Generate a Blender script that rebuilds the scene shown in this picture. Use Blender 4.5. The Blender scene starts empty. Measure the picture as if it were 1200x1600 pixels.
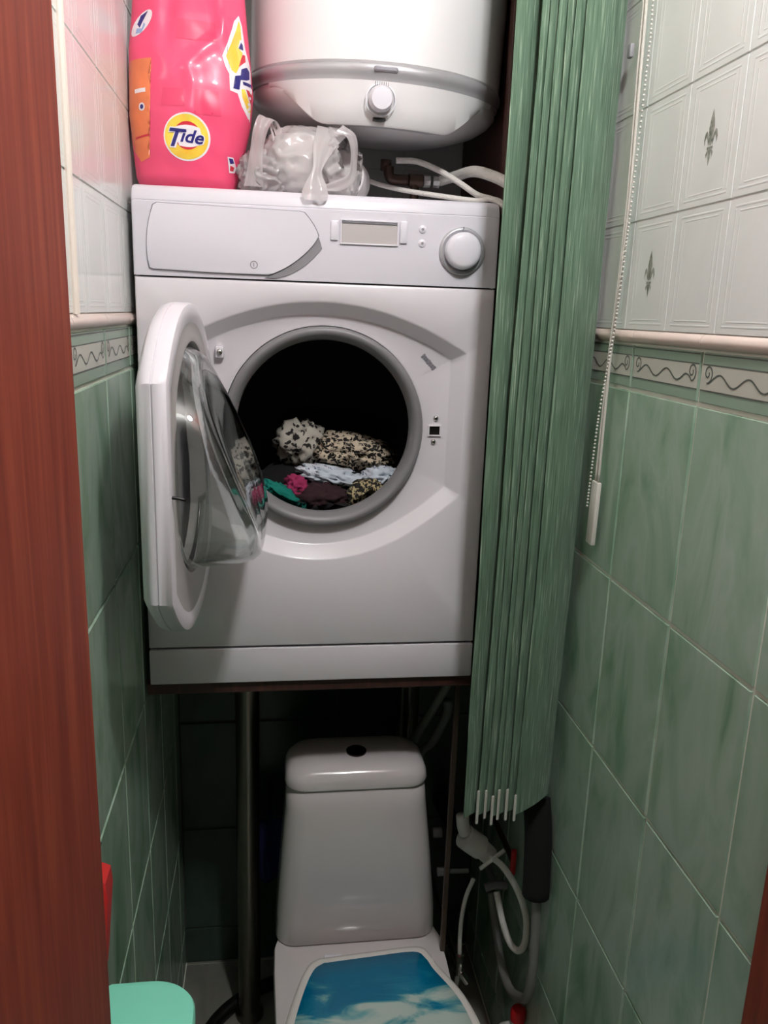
import bpy, bmesh, math, random
from mathutils import Vector, Matrix, noise
random.seed(7)
PI = math.pi
C = bpy.context.scene.collection

# ------------------------------------------------------------------ camera, world, light, exposure
scn = bpy.context.scene
cam_d = bpy.data.cameras.new('camera'); cam = bpy.data.objects.new('camera', cam_d); C.objects.link(cam)
cam_d.sensor_fit = 'VERTICAL'; cam_d.sensor_height = 24.0; cam_d.sensor_width = 18.0
cam_d.lens = 1265.04 / 1600 * 24.0
cam_d.clip_start = 0.02
YAW, PITCH, ROLL = 0.14108, 0.24090, -0.03354
f_ = Vector((math.sin(YAW) * math.cos(PITCH), math.cos(YAW) * math.cos(PITCH), -math.sin(PITCH)))
r_ = Vector((math.cos(YAW), -math.sin(YAW), 0)); d_ = f_.cross(r_)
right = math.cos(ROLL) * r_ + math.sin(ROLL) * d_
down = -math.sin(ROLL) * r_ + math.cos(ROLL) * d_
M = Matrix((right, -down, -f_)).transposed().to_4x4()
M.translation = Vector((0.2194, -1.3847, 1.7079))
cam.matrix_world = M
scn.camera = cam

w = bpy.data.worlds.new('world'); scn.world = w; w.use_nodes = True
w.node_tree.nodes['Background'].inputs[0].default_value = (1.0, 0.97, 0.95, 1)
w.node_tree.nodes['Background'].inputs[1].default_value = 0.015

LAMP = Vector((0.53, -1.00, 2.62))      # bare bulb on the ceiling, just outside the doorway and above the viewer
E_ROOM = 61.0
ld = bpy.data.lights.new('bulb_light', 'POINT'); lo = bpy.data.objects.new('bulb_light', ld); C.objects.link(lo)
ld.energy = E_ROOM; ld.shadow_soft_size = 0.05; ld.color = (0.97, 0.985, 1.0); lo.location = LAMP

scn.view_settings.view_transform = 'Standard'; scn.view_settings.look = 'None'
scn.view_settings.gamma = 1; scn.view_settings.use_curve_mapping = False
scn.view_settings.exposure = 0.0

# ------------------------------------------------------------------ materials
def lin(c):
    return tuple(((v / 255) / 12.92 if v / 255 <= 0.04045 else ((v / 255 + 0.055) / 1.055) ** 2.4) for v in c) + (1,)

def mat(name, rgb, rough=0.5, metal=0.0, coat=0.0, bump=0.0, bscale=60, var=0.0, vscale=8, trans=0.0, ior=1.45, stretch=(1, 1, 1)):
    m = bpy.data.materials.new(name); m.use_nodes = True
    nt = m.node_tree; b = nt.nodes['Principled BSDF']
    col = lin(rgb)
    b.inputs['Base Color'].default_value = col
    b.inputs['Roughness'].default_value = rough; b.inputs['Metallic'].default_value = metal
    b.inputs['Coat Weight'].default_value = coat; b.inputs['Coat Roughness'].default_value = 0.08
    b.inputs['Transmission Weight'].default_value = trans; b.inputs['IOR'].default_value = ior
    tc = nt.nodes.new('ShaderNodeTexCoord'); mp = nt.nodes.new('ShaderNodeMapping')
    mp.inputs['Scale'].default_value = stretch
    nt.links.new(tc.outputs['Object'], mp.inputs[0])
    if var > 0:
        n = nt.nodes.new('ShaderNodeTexNoise'); n.inputs['Scale'].default_value = vscale; n.inputs['Detail'].default_value = 5
        nt.links.new(mp.outputs[0], n.inputs['Vector'])
        r = nt.nodes.new('ShaderNodeValToRGB')
        r.color_ramp.elements[0].position = 0.3; r.color_ramp.elements[1].position = 0.7
        r.color_ramp.elements[0].color = tuple(c * (1 - var) for c in col[:3]) + (1,)
        r.color_ramp.elements[1].color = tuple(min(1, c * (1 + var)) for c in col[:3]) + (1,)
        nt.links.new(n.outputs[0], r.inputs[0]); nt.links.new(r.outputs[0], b.inputs['Base Color'])
    if bump > 0:
        n2 = nt.nodes.new('ShaderNodeTexNoise'); n2.inputs['Scale'].default_value = bscale; n2.inputs['Detail'].default_value = 4
        nt.links.new(mp.outputs[0], n2.inputs['Vector'])
        bp = nt.nodes.new('ShaderNodeBump'); bp.inputs['Strength'].default_value = bump; bp.inputs['Distance'].default_value = 0.002
        nt.links.new(n2.outputs[0], bp.inputs['Height']); nt.links.new(bp.outputs[0], b.inputs['Normal'])
    return m

def ramp_mat(name, stops, rough=0.3, scale=4, stretch=(1, 1, 1), detail=6, distortion=1.0, bump=0.0, randomize=True, coat=0.0, sheen=0.0):
    m = bpy.data.materials.new(name); m.use_nodes = True
    nt = m.node_tree; b = nt.nodes['Principled BSDF']
    b.inputs['Roughness'].default_value = rough; b.inputs['Coat Weight'].default_value = coat
    b.inputs['Sheen Weight'].default_value = sheen
    tc = nt.nodes.new('ShaderNodeTexCoord'); mp = nt.nodes.new('ShaderNodeMapping'); mp.inputs['Scale'].default_value = stretch
    nt.links.new(tc.outputs['Object'], mp.inputs[0])
    if randomize:
        oi = nt.nodes.new('ShaderNodeObjectInfo'); mu = nt.nodes.new('ShaderNodeMath'); mu.operation = 'MULTIPLY'; mu.inputs[1].default_value = 37.0
        nt.links.new(oi.outputs['Random'], mu.inputs[0])
        nt.links.new(mu.outputs[0], mp.inputs['Location'])
    n = nt.nodes.new('ShaderNodeTexNoise'); n.inputs['Scale'].default_value = scale; n.inputs['Detail'].default_value = detail
    n.inputs['Distortion'].default_value = distortion
    nt.links.new(mp.outputs[0], n.inputs['Vector'])
    r = nt.nodes.new('ShaderNodeValToRGB')
    el = r.color_ramp.elements
    while len(el) < len(stops): el.new(0.5)
    for e, (p, c) in zip(el, stops): e.position = p; e.color = lin(c)
    nt.links.new(n.outputs[0], r.inputs[0]); nt.links.new(r.outputs[0], b.inputs['Base Color'])
    if bump:
        bp = nt.nodes.new('ShaderNodeBump'); bp.inputs['Strength'].default_value = bump; bp.inputs['Distance'].default_value = 0.002
        nt.links.new(n.outputs[0], bp.inputs['Height']); nt.links.new(bp.outputs[0], b.inputs['Normal'])
    return m

def spots_mat(name, base, spot, scale, thr, base2=None):
    m = bpy.data.materials.new(name); m.use_nodes = True
    nt = m.node_tree; b = nt.nodes['Principled BSDF']; b.inputs['Roughness'].default_value = 0.9
    tc = nt.nodes.new('ShaderNodeTexCoord')
    nn = nt.nodes.new('ShaderNodeTexNoise'); nn.inputs['Scale'].default_value = scale * 0.8
    nt.links.new(tc.outputs['Object'], nn.inputs['Vector'])
    mx = nt.nodes.new('ShaderNodeMix'); mx.data_type = 'VECTOR'; mx.inputs[0].default_value = 0.03
    nt.links.new(tc.outputs['Object'], mx.inputs[4]); nt.links.new(nn.outputs['Color'], mx.inputs[5])
    v = nt.nodes.new('ShaderNodeTexVoronoi'); v.inputs['Scale'].default_value = scale
    nt.links.new(mx.outputs[1], v.inputs['Vector'])
    r = nt.nodes.new('ShaderNodeValToRGB'); el = r.color_ramp.elements
    el[0].position = thr - 0.04; el[0].color = lin(spot); el[1].position = thr + 0.04; el[1].color = lin(base)
    nt.links.new(v.outputs['Distance'], r.inputs[0])
    if base2:
        n3 = nt.nodes.new('ShaderNodeTexNoise'); n3.inputs['Scale'].default_value = 14
        nt.links.new(tc.outputs['Object'], n3.inputs['Vector'])
        r3 = nt.nodes.new('ShaderNodeValToRGB'); e3 = r3.color_ramp.elements
        e3[0].position = 0.46; e3[0].color = (0, 0, 0, 1); e3[1].position = 0.54; e3[1].color = (1, 1, 1, 1)
        nt.links.new(n3.outputs[0], r3.inputs[0])
        m2 = nt.nodes.new('ShaderNodeMix'); m2.data_type = 'RGBA'
        nt.links.new(r3.outputs[0], m2.inputs[0]); nt.links.new(r.outputs[0], m2.inputs[6]); m2.inputs[7].default_value = lin(base2)
        nt.links.new(m2.outputs[2], b.inputs['Base Color'])
    else:
        nt.links.new(r.outputs[0], b.inputs['Base Color'])
    return m

GREEN_TILE = ramp_mat('green_marbled_tile', [(0.25, (104, 144, 118)), (0.40, (142, 172, 148)), (0.53, (168, 190, 172)), (0.64, (154, 180, 157)), (0.78, (112, 150, 120))], rough=0.22, scale=5, stretch=(2.2, 1, 0.9), distortion=0.6)
SHADED_TILE = ramp_mat('shaded_green_tile', [(0.3, (44, 62, 54)), (0.7, (66, 84, 74))], rough=0.3, scale=5, stretch=(2.2, 1, 0.9))  # green tile darkened for the back wall, shade put into the colour
WHITE_TILE = ramp_mat('white_glazed_tile', [(0.3, (226, 229, 225)), (0.7, (234, 236, 233))], rough=0.2, scale=6)
GROUT = mat('pale_grout', (226, 230, 216), 0.9, bump=0.2, bscale=300)
WGROUT = mat('white_grout', (225, 222, 215), 0.9)
TRIM_PINK = mat('cream_trim_ceramic', (226, 208, 198), 0.25, var=0.04)
BAND_CREAM = mat('border_cream', (196, 196, 184), 0.3)
BAND_GREEN = mat('border_green', (146, 168, 150), 0.3)
BAND_DARK = mat('border_scroll_grey', (92, 98, 92), 0.4)
FLEUR = ramp_mat('fleur_print_grey', [(0.35, (104, 108, 98)), (0.65, (172, 172, 162))], rough=0.3, scale=90)
FLOOR_TILE = ramp_mat('grey_floor_tile', [(0.3, (112, 112, 104)), (0.7, (142, 140, 130))], rough=0.35, scale=6)
PLASTER = mat('white_plaster', (222, 220, 214), 0.9, bump=0.1)
WOOD = ramp_mat('reddish_brown_wood', [(0.3, (112, 35, 16)), (0.5, (130, 46, 24)), (0.7, (148, 64, 38))], rough=0.6, scale=9, stretch=(9, 9, 0.5), detail=8, distortion=0.4, bump=0.05)
DKWOOD = ramp_mat('dark_brown_board', [(0.3, (52, 28, 22)), (0.7, (76, 42, 34))], rough=0.5, scale=8, stretch=(9, 9, 0.5))
WHITE_PL = mat('white_plastic', (226, 223, 230), 0.32, coat=0.25)
WHITE_EN = mat('white_enamel', (224, 219, 223), 0.3, coat=0.2)
DOOR_WH = mat('door_white_plastic', (226, 222, 228), 0.3, coat=0.2)
RING_GR = mat('door_inner_ring_grey', (176, 172, 170), 0.4)
GASKET = mat('grey_rubber_gasket', (128, 126, 128), 0.42)
DARK_MET = mat('drum_steel', (66, 64, 64), 0.36, metal=1.0, bump=0.05, bscale=90)
PANEL_GRV = mat('panel_groove_grey', (120, 118, 124), 0.6)
GREY_PL = mat('grey_plastic', (140, 138, 142), 0.45)
SILVER = mat('silver_plastic', (188, 187, 190), 0.34, metal=0.35)
SCREEN = mat('lcd_screen', (196, 190, 188), 0.2, coat=0.5)
BLACK = mat('black_plastic', (14, 13, 13), 0.4)
CHROME = mat('chrome', (200, 198, 195), 0.12, metal=1.0)
STEEL_LEG = mat('brushed_leg_steel', (126, 120, 112), 0.28, metal=1.0)
GLASS = mat('bowl_glass', (236, 240, 238), 0.02, trans=1.0, ior=1.47)
HEATER = mat('heater_enamel', (240, 238, 238), 0.25, coat=0.3)
CERAMIC = mat('toilet_ceramic', (218, 210, 209), 0.14, coat=0.5)
PINK = mat('pink_film', (244, 84, 124), 0.38, coat=0.18, var=0.05, vscale=10)
PINK_DK = mat('pink_film_dark_print', (234, 72, 112), 0.3, coat=0.4)
ORANGE = mat('orange_print', (238, 132, 84), 0.3, coat=0.4, var=0.1, vscale=25)
YELLOW = ramp_mat('yellow_print', [(0.3, (250, 190, 60)), (0.7, (250, 232, 90))], rough=0.3, scale=20, coat=0.3)
NAVY = mat('navy_print', (44, 40, 120), 0.3, coat=0.3)
REDPR = mat('red_print', (214, 50, 66), 0.3, coat=0.3)
WHITEPR = mat('white_print', (244, 238, 242), 0.3, coat=0.3)
LBLUE = mat('light_blue_print', (150, 176, 214), 0.3, coat=0.3)
PAPER = mat('white_paper', (240, 234, 233), 0.95, bump=0.2, bscale=200)
HOSE_W = mat('white_hose', (228, 224, 217), 0.45, bump=0.8, bscale=420)
HOSE_G = mat('grey_hose', (120, 120, 116), 0.5)
PIPE_DK = mat('tarnished_brass', (92, 76, 68), 0.4, metal=0.8)
PIPE_W = mat('white_pvc', (232, 228, 222), 0.35)
FOAM = mat('black_foam', (9, 9, 8), 0.9, bump=0.3)
RED = mat('red_plastic', (190, 32, 36), 0.35)
REDTOOL = mat('red_handle_plastic', (206, 46, 44), 0.4)
BROWNTIP = mat('brown_tip', (120, 84, 48), 0.6)
MINT = mat('mint_plastic', (146, 240, 212), 0.42)
BLUE_RAG = mat('dark_blue_cloth', (30, 36, 84), 0.9, bump=0.3)
BLIND_W = mat('white_blind_plastic', (212, 208, 200), 0.4)
CORD = mat('white_cord', (204, 200, 190), 0.8, bump=0.6, bscale=600)
PINKLBL = mat('pink_label', (220, 120, 140), 0.5)
BLIND = ramp_mat('green_slub_fabric', [(0.28, (60, 88, 66)), (0.45, (92, 120, 96)), (0.57, (100, 128, 106)), (0.64, (132, 156, 132)), (0.76, (176, 194, 168))], rough=0.6, scale=6, stretch=(60, 60, 2.2), detail=5, distortion=0.2, bump=0.3, sheen=0.15)
LEOPARD = spots_mat('leopard_cloth', (204, 188, 164), (22, 18, 16), 95, 0.50)
LEOPARD_G = spots_mat('pale_leopard_cloth', (180, 174, 162), (34, 31, 28), 70, 0.40)
LEOPARD_D = spots_mat('leopard_dark_cloth', (170, 156, 118), (18, 16, 14), 110, 0.55)
FLORAL = spots_mat('white_blue_cloth', (206, 212, 220), (70, 84, 120), 110, 0.26, (188, 197, 206))
BLACKCL = mat('black_cloth', (14, 11, 12), 0.95, bump=0.3)
MAROON = mat('dark_maroon_cloth', (44, 20, 26), 0.9, bump=0.3)
TEAL = mat('teal_cloth', (0, 112, 98), 0.9, bump=0.3)
MAGENTA = mat('magenta_cloth', (150, 40, 84), 0.9, bump=0.3)

def film_material():
    m = bpy.data.materials.new('clear_bag_film'); m.use_nodes = True
    nt = m.node_tree; out = nt.nodes['Material Output']; nt.nodes.remove(nt.nodes['Principled BSDF'])
    tr = nt.nodes.new('ShaderNodeBsdfTransparent'); df = nt.nodes.new('ShaderNodeBsdfDiffuse'); tl = nt.nodes.new('ShaderNodeBsdfTranslucent')
    gl = nt.nodes.new('ShaderNodeBsdfGlossy'); gl.inputs['Roughness'].default_value = 0.15
    df.inputs[0].default_value = lin((250, 245, 245)); tl.inputs[0].default_value = lin((250, 245, 245))
    m0 = nt.nodes.new('ShaderNodeMixShader'); m0.inputs[0].default_value = 0.5
    nt.links.new(df.outputs[0], m0.inputs[1]); nt.links.new(tl.outputs[0], m0.inputs[2])
    m1 = nt.nodes.new('ShaderNodeMixShader'); m1.inputs[0].default_value = 0.66
    nt.links.new(tr.outputs[0], m1.inputs[1]); nt.links.new(m0.outputs[0], m1.inputs[2])
    fr = nt.nodes.new('ShaderNodeFresnel'); fr.inputs[0].default_value = 1.45
    m2 = nt.nodes.new('ShaderNodeMixShader'); nt.links.new(fr.outputs[0], m2.inputs[0])
    nt.links.new(m1.outputs[0], m2.inputs[1]); nt.links.new(gl.outputs[0], m2.inputs[2])
    nt.links.new(m2.outputs[0], out.inputs[0])
    return m
FILM = film_material()

def seat_print():
    m = bpy.data.materials.new('sea_print'); m.use_nodes = True
    nt = m.node_tree; b = nt.nodes['Principled BSDF']; b.inputs['Roughness'].default_value = 0.25; b.inputs['Coat Weight'].default_value = 0.3
    tc = nt.nodes.new('ShaderNodeTexCoord'); mp = nt.nodes.new('ShaderNodeMapping')
    mp.inputs['Rotation'].default_value = (0, 0, 0.7); mp.inputs['Scale'].default_value = (9, 20, 5)
    nt.links.new(tc.outputs['Object'], mp.inputs[0])
    n = nt.nodes.new('ShaderNodeTexNoise'); n.inputs['Scale'].default_value = 0.9; n.inputs['Detail'].default_value = 7; n.inputs['Distortion'].default_value = 0.8
    nt.links.new(mp.outputs[0], n.inputs['Vector'])
    # more foam towards the right front
    sx = nt.nodes.new('ShaderNodeSeparateXYZ'); nt.links.new(tc.outputs['Object'], sx.inputs[0])
    a = nt.nodes.new('ShaderNodeMath'); a.operation = 'MULTIPLY_ADD'; a.inputs[1].default_value = 0.7; a.inputs[2].default_value = -0.10
    nt.links.new(sx.outputs[0], a.inputs[0])
    c = nt.nodes.new('ShaderNodeMath'); c.operation = 'MULTIPLY_ADD'; c.inputs[1].default_value = -2.0; c.inputs[2].default_value = -0.10
    nt.links.new(sx.outputs[1], c.inputs[0])
    s1 = nt.nodes.new('ShaderNodeMath'); s1.operation = 'ADD'; nt.links.new(a.outputs[0], s1.inputs[0]); nt.links.new(c.outputs[0], s1.inputs[1])
    s2 = nt.nodes.new('ShaderNodeMath'); s2.operation = 'ADD'; nt.links.new(s1.outputs[0], s2.inputs[0]); nt.links.new(n.outputs[0], s2.inputs[1])
    r = nt.nodes.new('ShaderNodeValToRGB'); el = r.color_ramp.elements
    st = [(0.40, (0, 112, 150)), (0.50, (26, 128, 160)), (0.57, (120, 178, 182)), (0.66, (198, 214, 206))]
    while len(el) < 4: el.new(0.5)
    for e, (p, cc) in zip(el, st): e.position = p; e.color = lin(cc)
    nt.links.new(s2.outputs[0], r.inputs[0]); nt.links.new(r.outputs[0], b.inputs['Base Color'])
    return m
SEA = seat_print()

def bulb_mat():
    m = bpy.data.materials.new('lit_bulb'); m.use_nodes = True
    b = m.node_tree.nodes['Principled BSDF']
    b.inputs['Emission Color'].default_value = (1, 0.93, 0.9, 1); b.inputs['Emission Strength'].default_value = 30
    return m
BULB = bulb_mat()

# ------------------------------------------------------------------ mesh helpers
def obj(name, bm, m, parent=None, smooth=False, loc=None):
    me = bpy.data.meshes.new(name); bmesh.ops.recalc_face_normals(bm, faces=bm.faces[:])
    bm.to_mesh(me); bm.free()
    mats = m if isinstance(m, (list, tuple)) else [m]
    for q in mats: me.materials.append(q)
    if smooth:
        for p in me.polygons: p.use_smooth = True
        if smooth is not True:
            try: me.set_sharp_from_angle(angle=math.radians(smooth))
            except Exception: pass
    o = bpy.data.objects.new(name, me); C.objects.link(o)
    if parent: o.parent = parent
    if loc: o.location = loc
    return o

def tag(o, label, cat, group=None):
    o['label'] = label; o['category'] = cat
    if group: o['group'] = group
    return o

def thing(name, label, cat, loc=(0, 0, 0), group=None):
    o = bpy.data.objects.new(name, None); C.objects.link(o); o.location = loc; o.empty_display_size = 0.05
    return tag(o, label, cat, group)

class At:
    """collect shapes in world coordinates, link under a thing whose origin is at loc"""

def kid(name, bm, m, parent, smooth=False, label=None):
    """a part given in WORLD coordinates, re-based to its parent's location"""
    p = parent; off = Vector((0, 0, 0))
    while p: off += Vector(p.location); p = p.parent
    bmesh.ops.translate(bm, verts=bm.verts[:], vec=-off)
    o = obj(name, bm, m, parent, smooth)
    if label: o['label'] = label
    return o

def struct(name, bm, m, parent=None, smooth=False):
    o = obj(name, bm, m, parent, smooth)
    if parent is None: o['kind'] = 'structure'
    return o

def box(bm, x0, x1, y0, y1, z0, z1, bev=0.0, seg=2):
    r = bmesh.ops.create_cube(bm, size=1.0); vs = r['verts']
    for v in vs:
        v.co = Vector((x0 if v.co.x < 0 else x1, y0 if v.co.y < 0 else y1, z0 if v.co.z < 0 else z1))
    if bev > 0:
        es = list({e for v in vs for e in v.link_edges})
        bmesh.ops.bevel(bm, geom=es, offset=bev, segments=seg, affect='EDGES', profile=0.5)
    return bm

def loft(bm, loops, cap0=True, cap1=True, closed=True):
    rows = [[bm.verts.new(p) for p in lp] for lp in loops]
    n = len(rows[0])
    for a, b in zip(rows, rows[1:]):
        for i in range(n if closed else n - 1):
            j = (i + 1) % n
            try: bm.faces.new((a[i], a[j], b[j], b[i]))
            except ValueError: pass
    if cap0: bm.faces.new(rows[0][::-1])
    if cap1: bm.faces.new(rows[-1])
    return rows

def lathe(bm, prof, center=(0, 0, 0), axis='Z', n=40, cap0=False, cap1=False):
    loops = []
    for r, h in prof:
        lp = []
        for i in range(n):
            a = 2 * PI * i / n; c, s = r * math.cos(a), r * math.sin(a)
            if axis == 'Z': p = (c, s, h)
            elif axis == 'Y': p = (c, h, s)
            else: p = (h, c, s)
            lp.append(Vector(p) + Vector(center))
        loops.append(lp)
    return loft(bm, loops, cap0, cap1)

def catmull(pts, k=8):
    P = [Vector(p) for p in pts]; P = [2 * P[0] - P[1]] + P + [2 * P[-1] - P[-2]]
    out = []
    for i in range(1, len(P) - 2):
        for j in range(k):
            t = j / k
            a, b, c, d = P[i - 1], P[i], P[i + 1], P[i + 2]
            out.append(0.5 * ((2 * b) + (c - a) * t + (2 * a - 5 * b + 4 * c - d) * t * t + (3 * b - a - 3 * c + d) * t ** 3))
    out.append(P[-2]); return out

def tube(bm, pts, r, n=10, smooth_k=8, cap=True):
    pts = catmull(pts, smooth_k) if smooth_k else [Vector(p) for p in pts]
    loops = []; up = None
    for i, p in enumerate(pts):
        t = (pts[min(i + 1, len(pts) - 1)] - pts[max(i - 1, 0)]).normalized()
        if up is None:
            up = Vector((0, 0, 1)) if abs(t.z) < 0.9 else Vector((1, 0, 0))
        s = t.cross(up).normalized(); up = s.cross(t).normalized()
        rr = r(i / (len(pts) - 1)) if callable(r) else r
        loops.append([p + rr * (math.cos(2 * PI * k / n) * s + math.sin(2 * PI * k / n) * up) for k in range(n)])
    loft(bm, loops, cap, cap); return bm

def prism_xz(bm, poly, y0, y1, bev=0.0):
    """polygon in the XZ plane extruded from y0 (front) to y1"""
    n = len(poly)
    A = [bm.verts.new((x, y0, z)) for x, z in poly]; B = [bm.verts.new((x, y1, z)) for x, z in poly]
    f0 = bm.faces.new(A); bm.faces.new(B[::-1])
    for i in range(n):
        bm.faces.new((A[i], B[i], B[(i + 1) % n], A[(i + 1) % n]))
    if bev:
        bmesh.ops.bevel(bm, geom=list(f0.edges), offset=bev, segments=2, affect='EDGES', profile=0.5)
    return bm

def rrect(x0, x1, y0, y1, r, z, n=8):
    pts = []
    for (cx, cy, a0) in ((x1 - r, y1 - r, 0), (x0 + r, y1 - r, 90), (x0 + r, y0 + r, 180), (x1 - r, y0 + r, 270)):
        for i in range(n + 1):
            a = math.radians(a0 + 90 * i / n); pts.append(Vector((cx + r * math.cos(a), cy + r * math.sin(a), z)))
    return pts

def ring_ribbon(bm, pts, w):
    """flat ribbon in XZ along 2D points (x,z), facing -Y"""
    n = len(pts); L = []; R = []
    for i in range(n):
        a = Vector(pts[max(i - 1, 0)]); b = Vector(pts[min(i + 1, n - 1)]); t = (b - a).normalized(); nn = Vector((-t.y, t.x)) * w / 2
        L.append(Vector(pts[i]) + nn); R.append(Vector(pts[i]) - nn)
    return L, R

def text_mesh(s, size=1.0, shear=0.0, offset=0.0, bold=True):
    cu = bpy.data.curves.new('lettering', 'FONT'); cu.body = s; cu.size = size; cu.shear = shear; cu.offset = offset
    cu.align_x = 'CENTER'; cu.align_y = 'CENTER'; cu.resolution_u = 4
    o = bpy.data.objects.new('lettering', cu); C.objects.link(o)
    dg = bpy.context.evaluated_depsgraph_get(); me = bpy.data.meshes.new_from_object(o.evaluated_get(dg))
    bm = bmesh.new(); bm.from_mesh(me); bpy.data.meshes.remove(me); bpy.data.objects.remove(o); bpy.data.curves.remove(cu)
    return bm

# ------------------------------------------------------------------ room
XL, XR, YB, YF, ZC = -0.010, 0.7565, 0.48, -0.74, 2.74
ZB, ZBT = 1.608, 1.6765           # bottom of border band, top of border band (trim above it to 1.695)
Z0W = 1.695

def plate_mesh(name, w, h, mats, t=0.003, ins=0.0010):
    """a tile, lower left corner at 0,0, front face at y=-t"""
    bm = bmesh.new()
    b = [bm.verts.new(p) for p in ((0, 0, 0), (w, 0, 0), (w, 0, h), (0, 0, h))]
    f = [bm.verts.new(p) for p in ((ins, -t, ins), (w - ins, -t, ins), (w - ins, -t, h - ins), (ins, -t, h - ins))]
    bm.faces.new(f)
    for i in range(4): bm.faces.new((b[i], b[(i + 1) % 4], f[(i + 1) % 4], f[i]))
    return bm

def finish_mesh(name, bm, mats):
    me = bpy.data.meshes.new(name); bmesh.ops.recalc_face_normals(bm, faces=bm.faces[:]); bm.to_mesh(me); bm.free()
    for m in mats: me.materials.append(m)
    return me

def quad(bm, x0, x1, z0, z1, y, mi):
    f = bm.faces.new([bm.verts.new(p) for p in ((x0, y, z0), (x1, y, z0), (x1, y, z1), (x0, y, z1))]); f.material_index = mi

G = 0.0060  # joint
meshes = {}
def green_mesh(wd, ht):
    k = ('g', round(wd, 3), round(ht, 3))
    if k not in meshes: meshes[k] = finish_mesh('tile', plate_mesh('tile', wd - G, ht - G, None), [GREEN_TILE])
    return meshes[k]
def white_mesh(wd, ht, fleur=False):
    k = ('w', round(wd, 3), round(ht, 3), fleur)
    if k in meshes: return meshes[k]
    W, H = wd - 0.002, ht - 0.002
    bm = plate_mesh('t', W, H, None, t=0.0030, ins=0.0004)
    bm.faces.ensure_lookup_table()
    # two raised pinstripe frames near the edges, as embossed in the glaze
    if wd > 0.08:
        for ins, wdt in ((0.012, 0.004), (0.022, 0.003)):
            for x0, x1, z0, z1 in ((ins, ins + wdt, ins, H - ins), (W - ins - wdt, W - ins, ins, H - ins), (ins, W - ins, ins * 0.6, ins * 0.6 + wdt * 0.8), (ins, W - ins, H - ins * 0.6 - wdt * 0.8, H - ins * 0.6)):
                A = [bm.verts.new(p) for p in ((x0, -0.00295, z0), (x1, -0.00295, z0), (x1, -0.00295, z1), (x0, -0.00295, z1))]
                cx, cz = (x0 + x1) / 2, (z0 + z1) / 2
                B = [bm.verts.new((v.co.x + (0.0012 if v.co.x < cx else -0.0012), -0.00322, v.co.z + (0.0008 if v.co.z < cz else -0.0008))) for v in A]
                bm.faces.new(B)
                for i in range(4): bm.faces.new((A[i], A[(i + 1) % 4], B[(i + 1) % 4], B[i]))
    if fleur:
        cx, cz = W * 0.5, H * 0.5
        def blob(pts):
            f = bm.faces.new([bm.verts.new((cx + x, -0.0033, cz + z)) for x, z in pts]); f.material_index = 1
        blob([(0, .034), (.0045, .022), (.0065, .012), (.004, .0), (.002, -.008), (-.002, -.008), (-.004, .0), (-.0065, .012), (-.0045, .022)])
        for s in (-1, 1):
            p = [(s * .003, -.004), (s * .006, .004), (s * .010, .010), (s * .014, .008), (s * .016, .0), (s * .014, -.007), (s * .013, -.001), (s * .011, .003), (s * .008, .0), (s * .005, -.008)]
            blob(p if s > 0 else p[::-1])
        blob([(-.007, -.0095), (.007, -.0095), (.007, -.0125), (-.007, -.0125)])
        blob([(-.004, -.013), (.004, -.013), (.0025, -.022), (0, -.032), (-.0025, -.022)])
        for s in (-1, 1):
            p = [(s * .004, -.013), (s * .009, -.017), (s * .007, -.022), (s * .005, -.018)]
            blob(p if s > 0 else p[::-1])
    meshes[k] = finish_mesh('tile', bm, [WHITE_TILE, FLEUR]); return meshes[k]

def scroll_pts(W):
    pts = []
    def spiral(cx, cz, a0, a1, r0, r1, n=22): return [(cx + (r0 + (r1 - r0) * i / n) * math.cos(a0 + (a1 - a0) * i / n), cz + (r0 + (r1 - r0) * i / n) * 1.05 * math.sin(a0 + (a1 - a0) * i / n)) for i in range(n + 1)]
    left = spiral(0.017, 0.037, 2 * PI * 1.1, -PI * 0.55 - 0.0, 0.002, 0.0115)
    left = [(x, z) for x, z in left]
    pts += left
    x0 = left[-1][0]; xe = W - 0.022
    for i in range(1, 37):
        u = i / 36; x = x0 + (xe - x0) * u
        pts.append((x, 0.030 + 0.0065 * math.sin(u * 2 * PI * 2.5 - 1.3) * (1 if u < .9 else (1 - u) * 10)))
    right_ = spiral(W - 0.017, 0.037, PI * 1.5, PI * 1.5 + PI * 2.8, 0.0115, 0.002)
    pts += right_
    return pts

def band_mesh(wd):
    k = ('b', round(wd, 3))
    if k in meshes: return meshes[k]
    W, H = wd - G, ZBT - ZB - G
    bm = plate_mesh('t', W, H, None)
    for f in bm.faces: f.material_index = 1
    quad(bm, 0.0015, W - 0.0015, H * 0.25, H * 0.76, -0.0033, 0)
    for z in (H * 0.25, H * 0.76): quad(bm, 0.0015, W - 0.0015, z - 0.0008, z + 0.0008, -0.0035, 2)
    quad(bm, 0.0015, W - 0.0015, H - 0.0035, H - 0.0018, -0.0035, 2)
    L, R = ring_ribbon(bm, scroll_pts(W), 0.0021)
    vl = [bm.verts.new((p.x, -0.0037, p.y)) for p in L]; vr = [bm.verts.new((p.x, -0.0037, p.y)) for p in R]
    for i in range(len(vl) - 1):
        f = bm.faces.new((vl[i], vl[i + 1], vr[i + 1], vr[i])); f.material_index = 2
    meshes[k] = finish_mesh('border_tile', bm, [BAND_CREAM, BAND_GREEN, BAND_DARK]); return meshes[k]

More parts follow.
